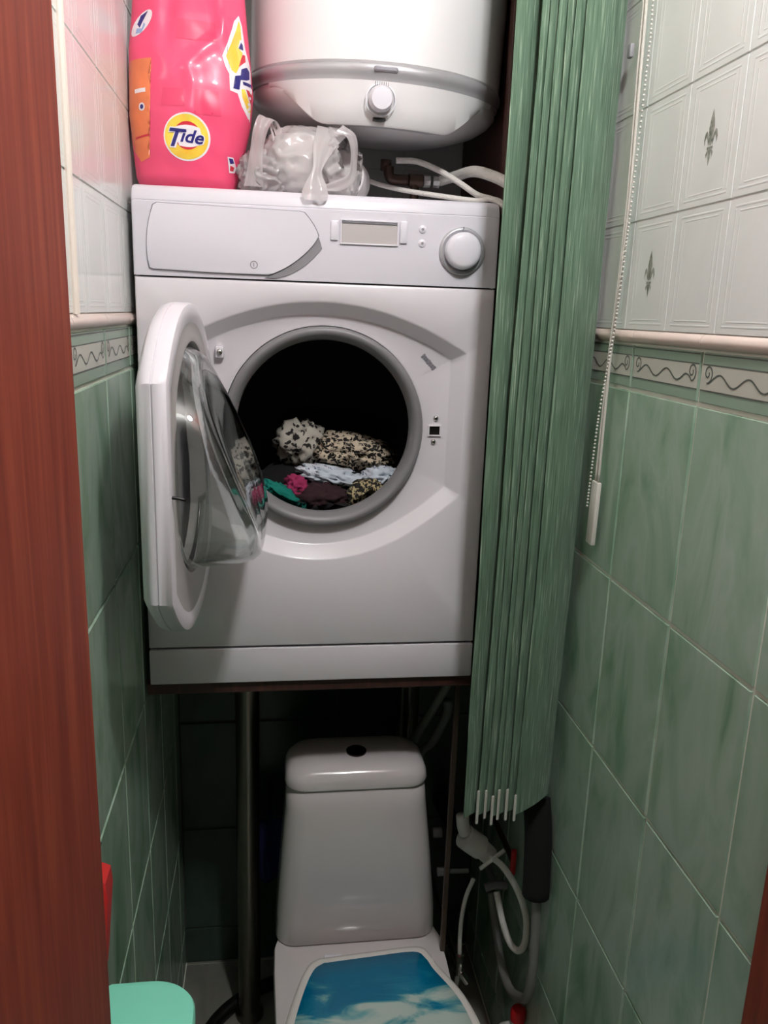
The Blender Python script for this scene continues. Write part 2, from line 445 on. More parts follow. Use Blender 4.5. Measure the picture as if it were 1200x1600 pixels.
def trim_mesh(wd):
    k = ('t', round(wd, 3))
    if k in meshes: return meshes[k]
    bm = bmesh.new(); W = wd - 0.0015; H = Z0W - ZBT
    prof = [(0.0, 0.0)] + [(-0.0035 - 0.0052 * math.sin(PI * t) ** 0.8, 0.0005 + (H - 0.001) * t) for t in [i / 10 for i in range(11)]] + [(0.0, H)]
    loft(bm, [[Vector((x, y, z)) for y, z in prof] for x in (0, W)], True, True, closed=False)
    meshes[k] = finish_mesh('trim_tile', bm, [TRIM_PINK])
    for pl in meshes[k].polygons: pl.use_smooth = True
    meshes[k].set_sharp_from_angle(angle=math.radians(50)); return meshes[k]

def put(name, me, parent, loc, rz):
    o = bpy.data.objects.new(name, me); C.objects.link(o); o.parent = parent; o.location = loc; o.rotation_euler = (0, 0, rz); return o

def tile_wall(wall, origin, rz, s0, s1, phase, wphase, wpitch=0.1305, fleurs=()):
    """origin: world point of s=0; the wall runs along its local x, tiles face local -y"""
    c, s = math.cos(rz), math.sin(rz)
    def at(ss, z): return (origin[0] + c * ss, origin[1] + s * ss, z)
    def cols(pitch, ph):
        e = [s0]; k = math.ceil((s0 - ph) / pitch + 1e-6)
        while ph + k * pitch < s1 - 1e-4:
            if ph + k * pitch > s0 + 0.004: e.append(ph + k * pitch)
            k += 1
        e.append(s1); return list(zip(e, e[1:]))
    rows = []; z = ZB
    while z > 1e-3:
        zl = max(0, z - 0.3); rows.append((zl, z)); z = zl
    for a, b in cols(0.2, phase):
        for zl, zh in rows:
            if zh - zl > 0.02: put('tile', green_mesh(b - a, zh - zl), wall, at(a + G / 2, zl + G / 2), rz)
        put('border_tile', band_mesh(b - a), wall, at(a + G / 2, ZB + G / 2), rz) if b - a > 0.06 else None
        put('trim_tile', trim_mesh(b - a), wall, at(a + 0.0007, ZBT), rz)
    wr = 0.157; nr = int((ZC - Z0W) / wr) + 1
    for ci, (a, b) in enumerate(cols(wpitch, wphase)):
        for k in range(nr):
            zl = Z0W + k * wr; zh = min(ZC, zl + wr)
            if b - a < 0.012 or zh - zl < 0.02: continue
            mid = (a + b) / 2
            fl = any(abs(mid - fs) < 0.05 and k == fk for fs, fk in fleurs)
            put('decor_tile' if fl else 'tile', white_mesh(b - a, zh - zl, fl), wall, at(a + 0.001, zl + 0.001), rz)

T = 0.0045
def wall_bm(x0, x1, y0, y1):
    bm = bmesh.new(); box(bm, x0, x1, y0, y1, 0, Z0W - 0.006); box(bm, x0, x1, y0, y1, Z0W - 0.006, ZC)
    for f in bm.faces:
        if f.calc_center_median().z > Z0W - 0.001: f.material_index = 1
    return bm
wl = struct('wall_left', wall_bm(XL - 0.06, XL - 0.0026, YF, YB + 0.06), [GROUT, WGROUT])
wr_ = struct('wall_right', wall_bm(XR + 0.0026, XR + 0.06, YF, YB + 0.06), [GROUT, WGROUT])
wb = struct('wall_back', wall_bm(XL - 0.0025, XR + 0.0025, YB + 0.0026, YB + 0.06), [mat('shaded_grout', (70, 78, 70), 0.9), WGROUT])  # back wall grout colour darkened to match its shaded tiles
# right wall: local x runs toward -Y; s measured from y = YB
tile_wall(wr_, (XR + 0.0026, YB), -PI / 2, 0.0, YB - YF, YB + 0.2104, YB + 0.1700, fleurs=((YB + 0.237, 0), (YB + 0.367, 1), (YB + 0.50, 2), (YB + 0.628, 0)))
tile_wall(wl, (XL - 0.0026, YF), PI / 2, 0.0, YB - YF, -0.004 - YF, -0.170 - YF, fleurs=((-0.62 - YF, 1),))
_g, _b = GREEN_TILE, dict(meshes); meshes.clear(); GREEN_TILE = SHADED_TILE
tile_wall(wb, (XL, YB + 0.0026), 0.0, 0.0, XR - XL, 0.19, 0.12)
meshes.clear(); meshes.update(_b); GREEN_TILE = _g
# floor
bm = bmesh.new(); box(bm, XL - 0.5, XR + 0.5, YF - 1.8, YB + 0.06, -0.05, -0.004)
fl = struct('floor', bm, GROUT)
bm = plate_mesh('f', 0.3 - 0.004, 0.3 - 0.004, None, t=0.004); fme = finish_mesh('tile', bm, [FLOOR_TILE])
for i in range(3):
    for j in range(5):
        w_ = min(0.3, XR - XL - 0.3 * i); h_ = min(0.3, YB - YF - 0.3 * j)
        k = ('f', round(w_, 3), round(h_, 3))
        if k not in meshes: meshes[k] = finish_mesh('tile', plate_mesh('f', w_ - 0.004, h_ - 0.004, None, t=0.004), [FLOOR_TILE])
        o = bpy.data.objects.new('tile', meshes[k]); C.objects.link(o); o.parent = fl
        o.location = (XL + 0.3 * i + 0.002, YB - 0.3 * j - h_ + 0.002, -0.004); o.rotation_euler = (-PI / 2, 0, 0); o.scale = (1, 1, 1)
        # local z -> world +y, local -y -> world +z
        o.rotation_euler = (-PI / 2, 0, 0); o.location.y = YB - 0.3 * j - 0.002
        o.rotation_euler = (-PI / 2, 0, 0)
bm = bmesh.new(); box(bm, XL - 0.5, XR + 0.5, YF - 1.8, YB + 0.06, ZC, ZC + 0.06)
struct('ceiling', bm, PLASTER)
# front wall with the doorway
JL, JR = 0.070, 0.713
bm = bmesh.new()
box(bm, XL - 0.5, JL - 0.035, YF - 0.28, YF, 0, ZC); box(bm, JR + 0.035, XR + 0.5, YF - 0.28, YF, 0, ZC)
struct('wall_front', bm, PLASTER)
d1 = bpy.data.objects.new('door_1', None); C.objects.link(d1); d1.location = (0.39, YF - 0.06, 0); d1['kind'] = 'structure'
bm = bmesh.new(); box(bm, JL - 0.035, JL, YF - 0.28, YF + 0.004, 0, ZC - 0.002, 0.003); kid('jamb', bm, WOOD, d1)
bm = bmesh.new(); box(bm, JR, JR + 0.034, YF - 0.28, YF + 0.004, 0, ZC - 0.002, 0.003); kid('jamb', bm, WOOD, d1)
for x0, x1 in ((JL - 0.10, JL - 0.004), (JR + 0.004, JR + 0.10)):
    bm = bmesh.new(); box(bm, x0, x1, YF - 0.296, YF - 0.281, 0, ZC - 0.002, 0.004); kid('casing', bm, WOOD, d1)
# white edge strip on the left wall's white tiles
bm = bmesh.new(); tube(bm, [(XL + 0.003, -0.374, Z0W), (XL + 0.003, -0.374, ZC)], 0.0045, 8, 0)
struct('trim_1', bm, mat('white_strip', (236, 226, 214), 0.35))

# ------------------------------------------------------------------ washing machine
MX0, MX1, MY0, MY1, MZ0, MZT = 0.0, 0.595, 0.0, 0.43, 1.041, 1.893
wm = thing('washing_machine', 'white front loading washing machine with open porthole door, raised on a shelf above the toilet', 'washing machine', (0.2975, 0.2, MZ0))
HC = (0.309, 1.509)
def lens_poly(inset=0.0, cx=0.300, n=30):
    hw = 0.250 - inset; zt, zb = 1.722 - inset, 1.277 + inset; zct, zcb = 1.644 - inset * 0.6, 1.394 + inset * 0.6
    P = []
    for i in range(n + 1):       # top arc from right to left
        u = 1 - 2 * i / n; P.append((cx + hw * u, zt - (zt - zct) * abs(u) ** 2.0))
    for i in range(n + 1):       # bottom arc left to right
        u = -1 + 2 * i / n; P.append((cx + hw * u, zb + (zcb - zb) * abs(u) ** 2.0))
    return P
def ray_poly(c, a, poly):
    d = Vector((math.cos(a), math.sin(a))); best = 1e9
    for i in range(len(poly)):
        p = Vector(poly[i]) - Vector(c); q = Vector(poly[(i + 1) % len(poly)]) - Vector(c); e = q - p
        den = d.x * e.y - d.y * e.x
        if abs(den) < 1e-12: continue
        t = (p.x * e.y - p.y * e.x) / den; u = (p.x * d.y - p.y * d.x) / den
        if t > 0 and -1e-6 <= u <= 1 + 1e-6: best = min(best, t)
    return best
FB, FT = 1.1125, 1.7526     # front panel bottom and top
rect = [(MX0 + 0.001, FB), (MX1 - 0.001, FB), (MX1 - 0.001, FT), (MX0 + 0.001, FT)]
lens0, lens1 = lens_poly(0), lens_poly(0.021)
angs = sorted({round(2 * PI * i / 120, 6) for i in range(120)} | {round(math.atan2(z - HC[1], x - HC[0]) % (2 * PI), 6) for x, z in rect} |
              {round(math.atan2(z - HC[1], x - HC[0]) % (2 * PI), 6) for x, z in (lens0[0], lens0[30], lens0[31], lens0[61], lens1[0], lens1[30], lens1[31], lens1[61])})
def loop_at(poly, y, k=1.0): return [Vector((HC[0] + math.cos(a) * ray_poly(HC, a, poly) * k, y, HC[1] + math.sin(a) * ray_poly(HC, a, poly) * k)) for a in angs]
def circ_at(r, y): return [Vector((HC[0] + r * math.cos(a), y, HC[1] + r * math.sin(a))) for a in angs]
bm = bmesh.new()
def shrink(poly, d):
    cx = sum(p[0] for p in poly) / len(poly); cz = sum(p[1] for p in poly) / len(poly)
    return [(p[0] - math.copysign(d, p[0] - cx), p[1] - math.copysign(d, p[1] - cz)) for p in poly]
loft(bm, [loop_at(rect, 0.016), loop_at(rect, 0.005), loop_at(shrink(rect, 0.0015), 0.0015), loop_at(shrink(rect, 0.005), 0.0), loop_at(lens_poly(-0.003), 0.0), loop_at(lens_poly(0.001), 0.002),
          loop_at(lens_poly(0.0195), 0.0265), loop_at(lens_poly(0.023), 0.0285), circ_at(0.180, 0.0285), circ_at(0.175, 0.030), circ_at(0.1735, 0.05)], False, False)
kid('front_panel', bm, WHITE_EN, wm, smooth=35)
# cabinet: sides, back, bottom and inner front frame
bm = bmesh.new()
for x0, x1 in ((MX0 + 0.001, MX0 + 0.007), (MX1 - 0.007, MX1 - 0.001)): box(bm, x0, x1, 0.016, MY1, MZ0, MZT - 0.03)
box(bm, MX0 + 0.007, MX1 - 0.007, MY1 - 0.006, MY1, MZ0, MZT - 0.03); box(bm, MX0 + 0.007, MX1 - 0.007, 0.016, MY1 - 0.006, MZ0, MZ0 + 0.006)
kid('cabinet', bm, WHITE_EN, wm)
# kick plate
bm = bmesh.new(); box(bm, MX0 + 0.001, MX1 - 0.001, 0.0005, 0.014, MZ0 + 0.001, FB - 0.0035, 0.003); kid('kick_plate', bm, WHITE_EN, wm, 30)
# control panel, profile extruded along x
prof = [(0.016, 1.7545), (0.0, 1.7545), (-0.0005, 1.757), (-0.0005, 1.8665), (0.0012, 1.8678), (0.0004, 1.869), (0.002, 1.880), (0.006, 1.887), (0.013, 1.8915), (0.024, MZT), (0.06, MZT), (0.06, 1.7545)]
bm = bmesh.new()
xs = [(MX0, 0.006), (MX0 + 0.0015, 0.002), (MX0 + 0.006, 0.0), (MX1 - 0.006, 0.0), (MX1 - 0.0015, 0.002), (MX1, 0.006)]
loft(bm, [[Vector((x, y + (ins if y < 0.03 else 0), z - (ins * 0.8 if z > 1.86 else 0))) for y, z in prof] for x, ins in xs], True, True)
cp = kid('control_panel', bm, WHITE_PL, wm, 35)
bm = bmesh.new(); box(bm, MX0 + 0.001, MX1 - 0.001, 0.0602, MY1, MZT - 0.028, MZT, 0.003); kid('worktop', bm, WHITE_PL, wm, 30)
# detergent drawer
def arc(p0, p1, p2, n=8):
    return [((1 - t) ** 2 * p0[0] + 2 * t * (1 - t) * p1[0] + t * t * p2[0], (1 - t) ** 2 * p0[1] + 2 * t * (1 - t) * p1[1] + t * t * p2[1]) for t in [i / n for i in range(n + 1)]]
dr = [(0.040, 1.8640), (0.262, 1.8615)] + arc((0.270, 1.860), (0.288, 1.842), (0.2935, 1.8245)) + arc((0.290, 1.817), (0.258, 1.777), (0.213, 1.7615), 10) + [(0.120, 1.7625), (0.032, 1.7645)] + arc((0.026, 1.7665), (0.017, 1.812), (0.034, 1.8605), 8)
dr = [p for i, p in enumerate(dr) if i == 0 or (Vector(p) - Vector(dr[i - 1])).length > 1e-4]
ccx, ccz = 0.16, 1.812
bm = bmesh.new(); prism_xz(bm, [(p[0] + math.copysign(0.0013, p[0] - ccx), p[1] + math.copysign(0.0011, p[1] - ccz)) for p in dr], -0.0009, 0.001)
kid('drawer_groove', bm, PANEL_GRV, wm)
bm = bmesh.new(); prism_xz(bm, dr, -0.0048, -0.0003, 0.0012); dw = kid('detergent_drawer', bm, WHITE_PL, wm, 30)
cres = arc((0.2935, 1.8245), (0.2975, 1.815), (0.2995, 1.806), 4) + arc((0.292, 1.797), (0.262, 1.764), (0.225, 1.7570), 8)[1:] + arc((0.208, 1.7575), (0.262, 1.777), (0.2915, 1.818), 9)  # grey crescent plate painted as the shadow under the drawer's swept edge
bm = bmesh.new(); prism_xz(bm, cres, -0.0022, 0.0); kid('grip_shade', bm, GREY_PL, dw, label='grey finger grip at the drawer\'s pointed end')
bm = bmesh.new(); lathe(bm, [(0.0048, -0.0049), (0.0048, -0.0054), (0.0062, -0.0054), (0.0062, -0.0049)], (0.190, 0, 1.7765), 'Y', 20); box(bm, 0.1893, 0.1905, -0.0055, -0.0049, 1.7735, 1.7795)
kid('drawer_emblem', bm, GREY_PL, dw)
# display and buttons
bm = bmesh.new()
for a in ((0.3285, 0.331, 1.8145, 1.8535), (0.422, 0.4245, 1.8145, 1.8535), (0.331, 0.422, 1.851, 1.8535), (0.331, 0.422, 1.8145, 1.817)): box(bm, a[0], a[1], -0.0034, 0, a[2], a[3], 0.0006, 1)
dp = kid('display_frame', bm, WHITE_PL, wm)
bm = bmesh.new(); box(bm, 0.331, 0.422, -0.0016, 0, 1.817, 1.851); kid('display_screen', bm, SCREEN, dp, label='grey blank screen')
bm = bmesh.new(); box(bm, 0.3312, 0.4218, -0.0030, -0.0016, 1.8478, 1.8508); kid('display_bezel', bm, PANEL_GRV, dp, label='dark grey bezel strip')
for x0, x1, z0, z1 in ((0.3130, 0.3255, 1.820, 1.8505), (0.4265, 0.4390, 1.8195, 1.8545)):
    bm = bmesh.new(); box(bm, x0, x1, -0.004, 0, z0, z1, 0.0018); kid('long_button', bm, WHITE_PL, wm, 30)
for z in (1.8435, 1.8215):
    bm = bmesh.new(); lathe(bm, [(0.0062, 0.0), (0.0062, -0.0016), (0.0048, -0.0026), (0.0001, -0.0028)], (0.4645, 0, z), 'Y', 20, False, True); bb = kid('round_button', bm, WHITE_PL, wm, 40)
    bm = bmesh.new(); lathe(bm, [(0.0022, -0.0028), (0.0022, -0.0032), (0.0001, -0.0032)], (0.4645, 0, z), 'Y', 12, False, True); kid('button_symbol', bm, GREY_PL, bb, label='grey symbol')
# programme knob
KC = (0.532, 0, 1.8115)
bm = bmesh.new(); lathe(bm, [(0.0385, 0.0005), (0.0385, -0.004), (0.0365, -0.007), (0.0345, -0.0075), (0.031, -0.004), (0.0295, -0.003)], KC, 'Y', 48)
kn = kid('program_knob', bm, SILVER, wm, 45, label='silver ring dial')
bm = bmesh.new(); lathe(bm, [(0.0298, -0.001), (0.0296, -0.016), (0.0275, -0.0205), (0.022, -0.0225), (0.010, -0.0235), (0.0001, -0.0237)], KC, 'Y', 48, False, True)
kid('knob_cap', bm, WHITE_PL, kn, True, label='white domed knob cap')
bm = bmesh.new(); box(bm, KC[0] - 0.0008, KC[0] + 0.0008, -0.0081, -0.006, KC[2] + 0.0305, KC[2] + 0.038); kid('knob_pointer', bm, PANEL_GRV, kn, label='grey pointer line')
# gasket and drum
GC = (HC[0], 0, HC[1])
bm = bmesh.new(); lathe(bm, [(0.1738, 0.030), (0.1735, 0.017), (0.170, 0.011), (0.164, 0.0105), (0.158, 0.016), (0.153, 0.026), (0.151, 0.034), (0.1525, 0.045), (0.158, 0.052), (0.166, 0.058), (0.172, 0.06)], GC, 'Y', 72)
kid('door_gasket', bm, GASKET, wm, True, label='grey rubber ring')
bm = bmesh.new(); lathe(bm, [(0.168, 0.062), (0.176, 0.066), (0.225, 0.085), (0.229, 0.095), (0.229, 0.36), (0.222, 0.372), (0.19, 0.376), (0.10, 0.38), (0.05, 0.374), (0.0001, 0.372)], GC, 'Y', 72, False, True)
dm = kid('drum', bm, DARK_MET, wm, 40, label='dark steel drum')
for k, a in enumerate((0.25, 0.25 + 2 * PI / 3, 0.25 + 4 * PI / 3)):
    bm = bmesh.new()
    def dp_(y, r, da): return Vector((HC[0] + r * math.cos(a + da), y, HC[1] + r * math.sin(a + da)))
    loft(bm, [[dp_(y, 0.2285, -0.16), dp_(y, 0.196 + e, -0.05), dp_(y, 0.190 + e, 0.0), dp_(y, 0.196 + e, 0.05), dp_(y, 0.2285, 0.16)] for y, e in ((0.10, 0.03), (0.13, 0.0), (0.33, 0.0), (0.35, 0.02))], True, True)
    kid('drum_lifter', bm, GREY_PL, dm, 40)
# latch, screws, hinge, lettering on the recess
bm = bmesh.new()
for a in ((0.4935, 0.4965, 1.497, 1.517), (0.5150, 0.518, 1.497, 1.517), (0.4965, 0.515, 1.497, 1.4995), (0.4965, 0.515, 1.5145, 1.517)): box(bm, a[0], a[1], 0.0250, 0.0295, a[2], a[3], 0.0005, 1)
lt = kid('latch_frame', bm, WHITE_EN, wm)
bm = bmesh.new(); box(bm, 0.4965, 0.515, 0.0280, 0.0295, 1.4995, 1.5145); kid('latch_slot', bm, BLACK, lt, label='black latch slot')
for x, z in ((0.5075, 1.529), (0.505, 1.487)):
    bm = bmesh.new(); lathe(bm, [(0.0048, 0.0290), (0.0046, 0.0262), (0.003, 0.0246), (0.0001, 0.0242)], (x, 0, z), 'Y', 16, False, True); kid('screw', bm, CHROME, wm, True, label='chrome screw head')
bm = bmesh.new(); box(bm, 0.125, 0.139, 0.016, 0.0284, 1.626, 1.645, 0.002); hg = kid('hinge_plate', bm, WHITE_EN, wm, 30)
bm = bmesh.new(); lathe(bm, [(0.005, 0.0142), (0.0045, 0.0125), (0.0001, 0.012)], (0.132, 0, 1.636), 'Y', 14, False, True); kid('hinge_screw', bm, CHROME, hg, True, label='chrome hinge screw')
# small worn lettering (not legible in the photo): a row of short strokes
bm = bmesh.new(); random.seed(3)
a0 = math.radians(-47)
for i in range(7):
    t = (i - 3) * 0.0047; cx = 0.490 + t * math.cos(a0); cz = 1.6275 + t * math.sin(a0)
    q = bmesh.new(); hh = 0.0038 if i % 3 else 0.0048
    box(q, -0.0021, 0.0021, 0.0272, 0.0284, -hh, hh * 0.85, 0.0005, 1)
    bmesh.ops.rotate(q, verts=q.verts[:], cent=(0, 0, 0), matrix=Matrix.Rotation(-a0, 3, 'Y'))
    bmesh.ops.translate(q, verts=q.verts[:], vec=(cx, 0, cz)); me_ = bpy.data.meshes.new('t'); q.to_mesh(me_); q.free(); bm.from_mesh(me_); bpy.data.meshes.remove(me_)
kid('worn_lettering', bm, PANEL_GRV, wm, label='small grey worn lettering on the porthole surround')

# --- the open door.  local (u along the door from its hinge, v = z, w = toward the drum side)
DU = Vector((-0.058, -0.998, 0)).normalized(); DW = Vector((0.998, -0.058, 0)).normalized(); DH = Vector((0.104, 0.004, 0))
def D(u, v, w_): p = DH + DU * u + DW * w_; return Vector((p.x, p.y, v))
DWD, DCU, DCZ = 0.405, 0.2025, 1.4805
def door_poly(inset):
    hw = DWD / 2 - inset; zt, zb = DCZ + 0.233 - inset, DCZ - 0.233 + inset; zf = 0.138 - inset * 0.4; n = 24; P = []
    for i in range(n + 1):
        u = 1 - 2 * i / n; P.append((DCU + hw * u, DCZ + zf + (zt - DCZ - zf) * (1 - abs(u) ** 2.3)))
    for i in range(n + 1):
        u = -1 + 2 * i / n; P.append((DCU + hw * u, DCZ - zf - (DCZ - zb - zf) * (1 - abs(u) ** 2.3)))
    return P
def dloop(inset, w_): return [D(u, v, w_) for u, v in door_poly(inset)]
dcc = (DCU, 1.495)
dangs = [math.atan2(v - dcc[1], u - dcc[0]) for u, v in door_poly(0)]
def dcirc(r, w_): return [D(dcc[0] + r * math.cos(a), dcc[1] + r * math.sin(a), w_) for a in dangs]
bm = bmesh.new()
loft(bm, [dloop(0.05, -0.026), dloop(0.012, -0.023), dloop(0.003, -0.017), dloop(0.0, -0.008), dloop(0.0, -0.0042), dloop(0.0018, -0.0036), dloop(0.0018, -0.0022), dloop(0.0, -0.0016), dloop(0.0, 0.010), dloop(0.0025, 0.0145), dloop(0.008, 0.0165), dloop(0.022, 0.0165), dloop(0.027, 0.0145)], True, False)
dor = kid('porthole_door', bm, DOOR_WH, wm, 40)
bm = bmesh.new()
loft(bm, [dloop(0.027, 0.0145), dcirc(0.176, 0.0145), dcirc(0.172, 0.016), dcirc(0.166, 0.015), dcirc(0.163, 0.008), dcirc(0.163, -0.012)], False, False)
kid('door_inner_ring', bm, RING_GR, dor, 40, label='pale grey ring holding the glass')
# glass bowl
def prot(v):
    t = min(1, max(0, (1.650 - v) / 0.24)); t = t * t * (3 - 2 * t) * 0.35 + t * 0.65
    return 0.030 + 0.085 * t
bm = bmesh.new(); NB = 72
def bowl_loop(r, f, extra=0.0):
    L = []
    for i in range(NB):
        a = 2 * PI * i / NB; u = dcc[0] + r * math.cos(a); v = dcc[1] + r * math.sin(a)
        L.append(D(u, v, 0.0 + f * prot(v) + extra))
    return L
outer = [bowl_loop(0.1628, 0.02), bowl_loop(0.160, 0.15), bowl_loop(0.1565, 0.45), bowl_loop(0.152, 0.75), bowl_loop(0.147, 0.9), bowl_loop(0.139, 0.975), bowl_loop(0.128, 1.0), bowl_loop(0.09, 1.0), bowl_loop(0.04, 1.0)]
inner = [bowl_loop(0.036, 1.0, -0.006), bowl_loop(0.09, 1.0, -0.006), bowl_loop(0.126, 1.0, -0.006), bowl_loop(0.135, 0.975, -0.006), bowl_loop(0.142, 0.9, -0.006), bowl_loop(0.147, 0.75, -0.005), bowl_loop(0.1515, 0.45, -0.003), bowl_loop(0.155, 0.15, -0.001), bowl_loop(0.1575, 0.02)]
R1 = loft(bm, outer, False, True); R2 = loft(bm, inner, True, False)
for i in range(NB):
    j = (i + 1) % NB; bm.faces.new((R1[0][i], R2[-1][i], R2[-1][j], R1[0][j]))
kid('glass_bowl', bm, GLASS, dor, True, label='clear glass wedge shaped bowl')
# latch hook and its slot on the free edge
hb = D(DWD - 0.010, 1.478, 0.0165)
bm = bmesh.new(); tube(bm, [hb + Vector((-0.012, -0.001, 0.002)), hb + Vector((0.004, 0, 0.001)), hb + Vector((0.016, 0.001, -0.002))], 0.0022, 8, 4); tube(bm, [hb + Vector((-0.003, -0.002, 0.012)), hb + Vector((-0.003, -0.002, -0.014))], 0.0016, 6, 0)
kid('latch_hook', bm, BLACK, dor, True, label='black latch hook')

# ------------------------------------------------------------------ laundry in the drum
def cloth(name, label, c, size, m, seed, amp=0.35, freq=3.2, lvl=4, rot=0.0, cat='clothing'):
    bm = bmesh.new(); bmesh.ops.create_icosphere(bm, subdivisions=lvl, radius=1.0)
    for v in bm.verts:
        n = v.co.normalized(); p = n * freq + Vector((seed * 3.1, seed * 1.7, seed))
        k = 1 + amp * (1 - 2 * abs(noise.noise(p))) * 0.6 + amp * 0.5 * noise.noise(p * 2.3) + amp * 0.16 * (1 - 2 * abs(noise.noise(p * 3.7)))- amp * 0.3
        v.co = Vector((n.x * size[0], n.y * size[1], n.z * size[2])) * k
    bmesh.ops.rotate(bm, verts=bm.verts[:], cent=(0, 0, 0), matrix=Matrix.Rotation(rot, 3, 'Y'))
    for v in bm.verts:           # stay inside the drum
        q = v.co + Vector(c); d = Vector((q.x - HC[0], q.z - HC[1]))
        lim = 0.226 if q.y > 0.092 else (0.147 if q.y < 0.065 else 0.16)
        if d.length > lim: d = d.normalized() * lim; v.co.x = HC[0] + d.x - c[0]; v.co.z = HC[1] + d.y - c[2]
    o = obj(name, bm, m, None, True, c); tag(o, label, cat, 'laundry in the drum'); return o
cloth('black_garment', 'black crumpled garment filling the bottom of the washing drum', (0.315, 0.200, 1.342), (0.170, 0.125, 0.075), BLACKCL, 1, 0.3)
cloth('leopard_garment', 'leopard spotted cream garment on top of the laundry heap, to the right', (0.372, 0.190, 1.442), (0.078, 0.060, 0.032), LEOPARD, 2, 0.45, rot=0.12)
cloth('pale_garment', 'greyish cream spotted garment bunched at the laundry heap\'s upper left', (0.277, 0.200, 1.452), (0.048, 0.050, 0.043), LEOPARD_G, 8, 0.5, 2.0, rot=0.3)
cloth('floral_garment', 'pale blue and white patterned garment in the middle below the leopard one', (0.335, 0.130, 1.402), (0.062, 0.036, 0.016), FLORAL, 3, 0.6, rot=0.2)
cloth('floral_garment', 'small pale blue and white cloth end at the drum opening\'s right side', (0.424, 0.125, 1.404), (0.034, 0.034, 0.017), FLORAL, 9, 0.6, rot=-0.1)
cloth('maroon_garment', 'dark maroon garment in the front of the drum between teal and spotted ones', (0.305, 0.098, 1.368), (0.055, 0.034, 0.026), MAROON, 4, 0.5)
cloth('magenta_garment', 'small magenta crumpled cloth tip left of the dark maroon one', (0.264, 0.098, 1.388), (0.022, 0.018, 0.018), MAGENTA, 5, 0.7, 2.0, rot=0.6)
cloth('teal_garment', 'teal green cloth at the lower left rim of the drum opening', (0.238, 0.083, 1.372), (0.048, 0.024, 0.019), TEAL, 6, 0.5, rot=0.55)
cloth('spotted_garment', 'dark leopard spotted cloth at the lower right rim of the drum opening', (0.392, 0.083, 1.372), (0.034, 0.022, 0.030), LEOPARD_D, 7, 0.5, rot=-0.5)

# ------------------------------------------------------------------ shelf, legs and side board
sh = thing('machine_shelf', 'dark brown board shelf on steel tube legs carrying the washing machine', 'shelf', (0.30, 0.22, 0))
bm = bmesh.new(); box(bm, XL + 0.004, 0.655, 0.010, YB - 0.004, 1.018, MZ0, 0.002); kid('board', bm, DKWOOD, sh)
for x, y in ((0.163, 0.300), (0.545, 0.385)):
    bm = bmesh.new(); lathe(bm, [(0.034, 0.0), (0.034, 0.012), (0.029, 0.022), (0.0265, 0.03), (0.0265, 1.018)], (x, y, 0), 'Z', 32, True, True)
    kid('leg', bm, STEEL_LEG, sh, 40, label='shiny steel tube leg')
bm = bmesh.new(); box(bm, 0.6075, 0.650, 0.045, 0.068, MZ0, ZC - 0.002, 0.002); box(bm, 0.630, 0.650, 0.0675, YB - 0.004, MZ0, ZC - 0.002, 0.002)
pn = obj('brown_upright', bm, DKWOOD); tag(pn, 'tall dark brown upright board between the washing machine and the blind', 'board')
bm = bmesh.new(); box(bm, 0.578, 0.5885, 0.050, 0.060, 0.36, 1.016, 0.001)
o = obj('grey_rail', bm, PIPE_DK); tag(o, 'thin grey vertical rail under the washing machine\'s right edge', 'rail')

# ------------------------------------------------------------------ water heater
HA = Vector((0.404, 0.222, 0)); HR = 0.2245
wh = thing('water_heater', 'white cylindrical electric water heater with silver ring hanging above the washing machine', 'water heater', (HA.x, HA.y, 2.08))
wh.rotation_euler = (math.radians(3.5), math.radians(1.6), 0)
LZ = 2.08
def squash(bm, k=0.83):
    for v in bm.verts:
        if v.co.z < 2.0735: v.co.z = 2.0735 - (2.0735 - v.co.z) * k
bm = bmesh.new(); lathe(bm, [(HR - 0.004, 2.098), (HR, 2.102), (HR, 2.440), (HR - 0.03, 2.468), (0.10, 2.475), (0.0001, 2.476)], (HA.x, HA.y, 0), 'Z', 96, False, True); kid('tank', bm, HEATER, wh, 40)
bm = bmesh.new(); lathe(bm, [(HR - 0.003, 2.0985), (HR + 0.0015, 2.0975), (HR + 0.0035, 2.094), (HR + 0.0035, 2.086), (HR + 0.0005, 2.082), (HR - 0.0005, 2.0745), (HR - 0.003, 2.0735)], (HA.x, HA.y, 0), 'Z', 96); rg = kid('silver_ring', bm, SILVER, wh, 40, label='silver trim ring')
bm = bmesh.new(); lathe(bm, [(HR - 0.004, 2.076), (HR - 0.004, 2.055), (HR - 0.014, 2.036), (HR - 0.036, 2.014), (0.150, 1.994), (0.115, 1.983), (0.06, 1.980), (0.0001, 1.979)], (HA.x, HA.y, 0), 'Z', 96, False, True); squash(bm, 0.64); kid('bottom_cap', bm, HEATER, wh, True)
# fascia: raised apron round the front with swept ends
def zlow(th):
    t = min(1, max(0, (abs(th) - 0.48) / 0.50)); t = t * t * (3 - 2 * t)
    return 1.998 + t * 0.066
bm = bmesh.new(); loops = []; NF = 60
for i in range(NF + 1):
    th = -1.02 + 2.04 * i / NF; s_, c_ = math.sin(th), -math.cos(th); zl = zlow(th)
    def hp(r, z): return Vector((HA.x + r * s_, HA.y + r * c_, z))
    capr = lambda z: HR - 0.004 - max(0, (2.055 - z)) * 0.75
    rt, rb = HR - 0.0005, HR - 0.002 - (2.074 - zl) * 0.16
    loops.append([hp(HR - 0.02, 2.0742), hp(rt, 2.0742), hp(rt - (rt - rb) * .5, (2.0742 + zl) / 2), hp(rb, zl + 0.003), hp(rb - 0.003, zl), hp(max(0.14, min(rb - 0.012, capr(zl) - 0.01)), zl + 0.004)])
loft(bm, loops, True, True); squash(bm); fa = kid('fascia', bm, HEATER, wh, 40)
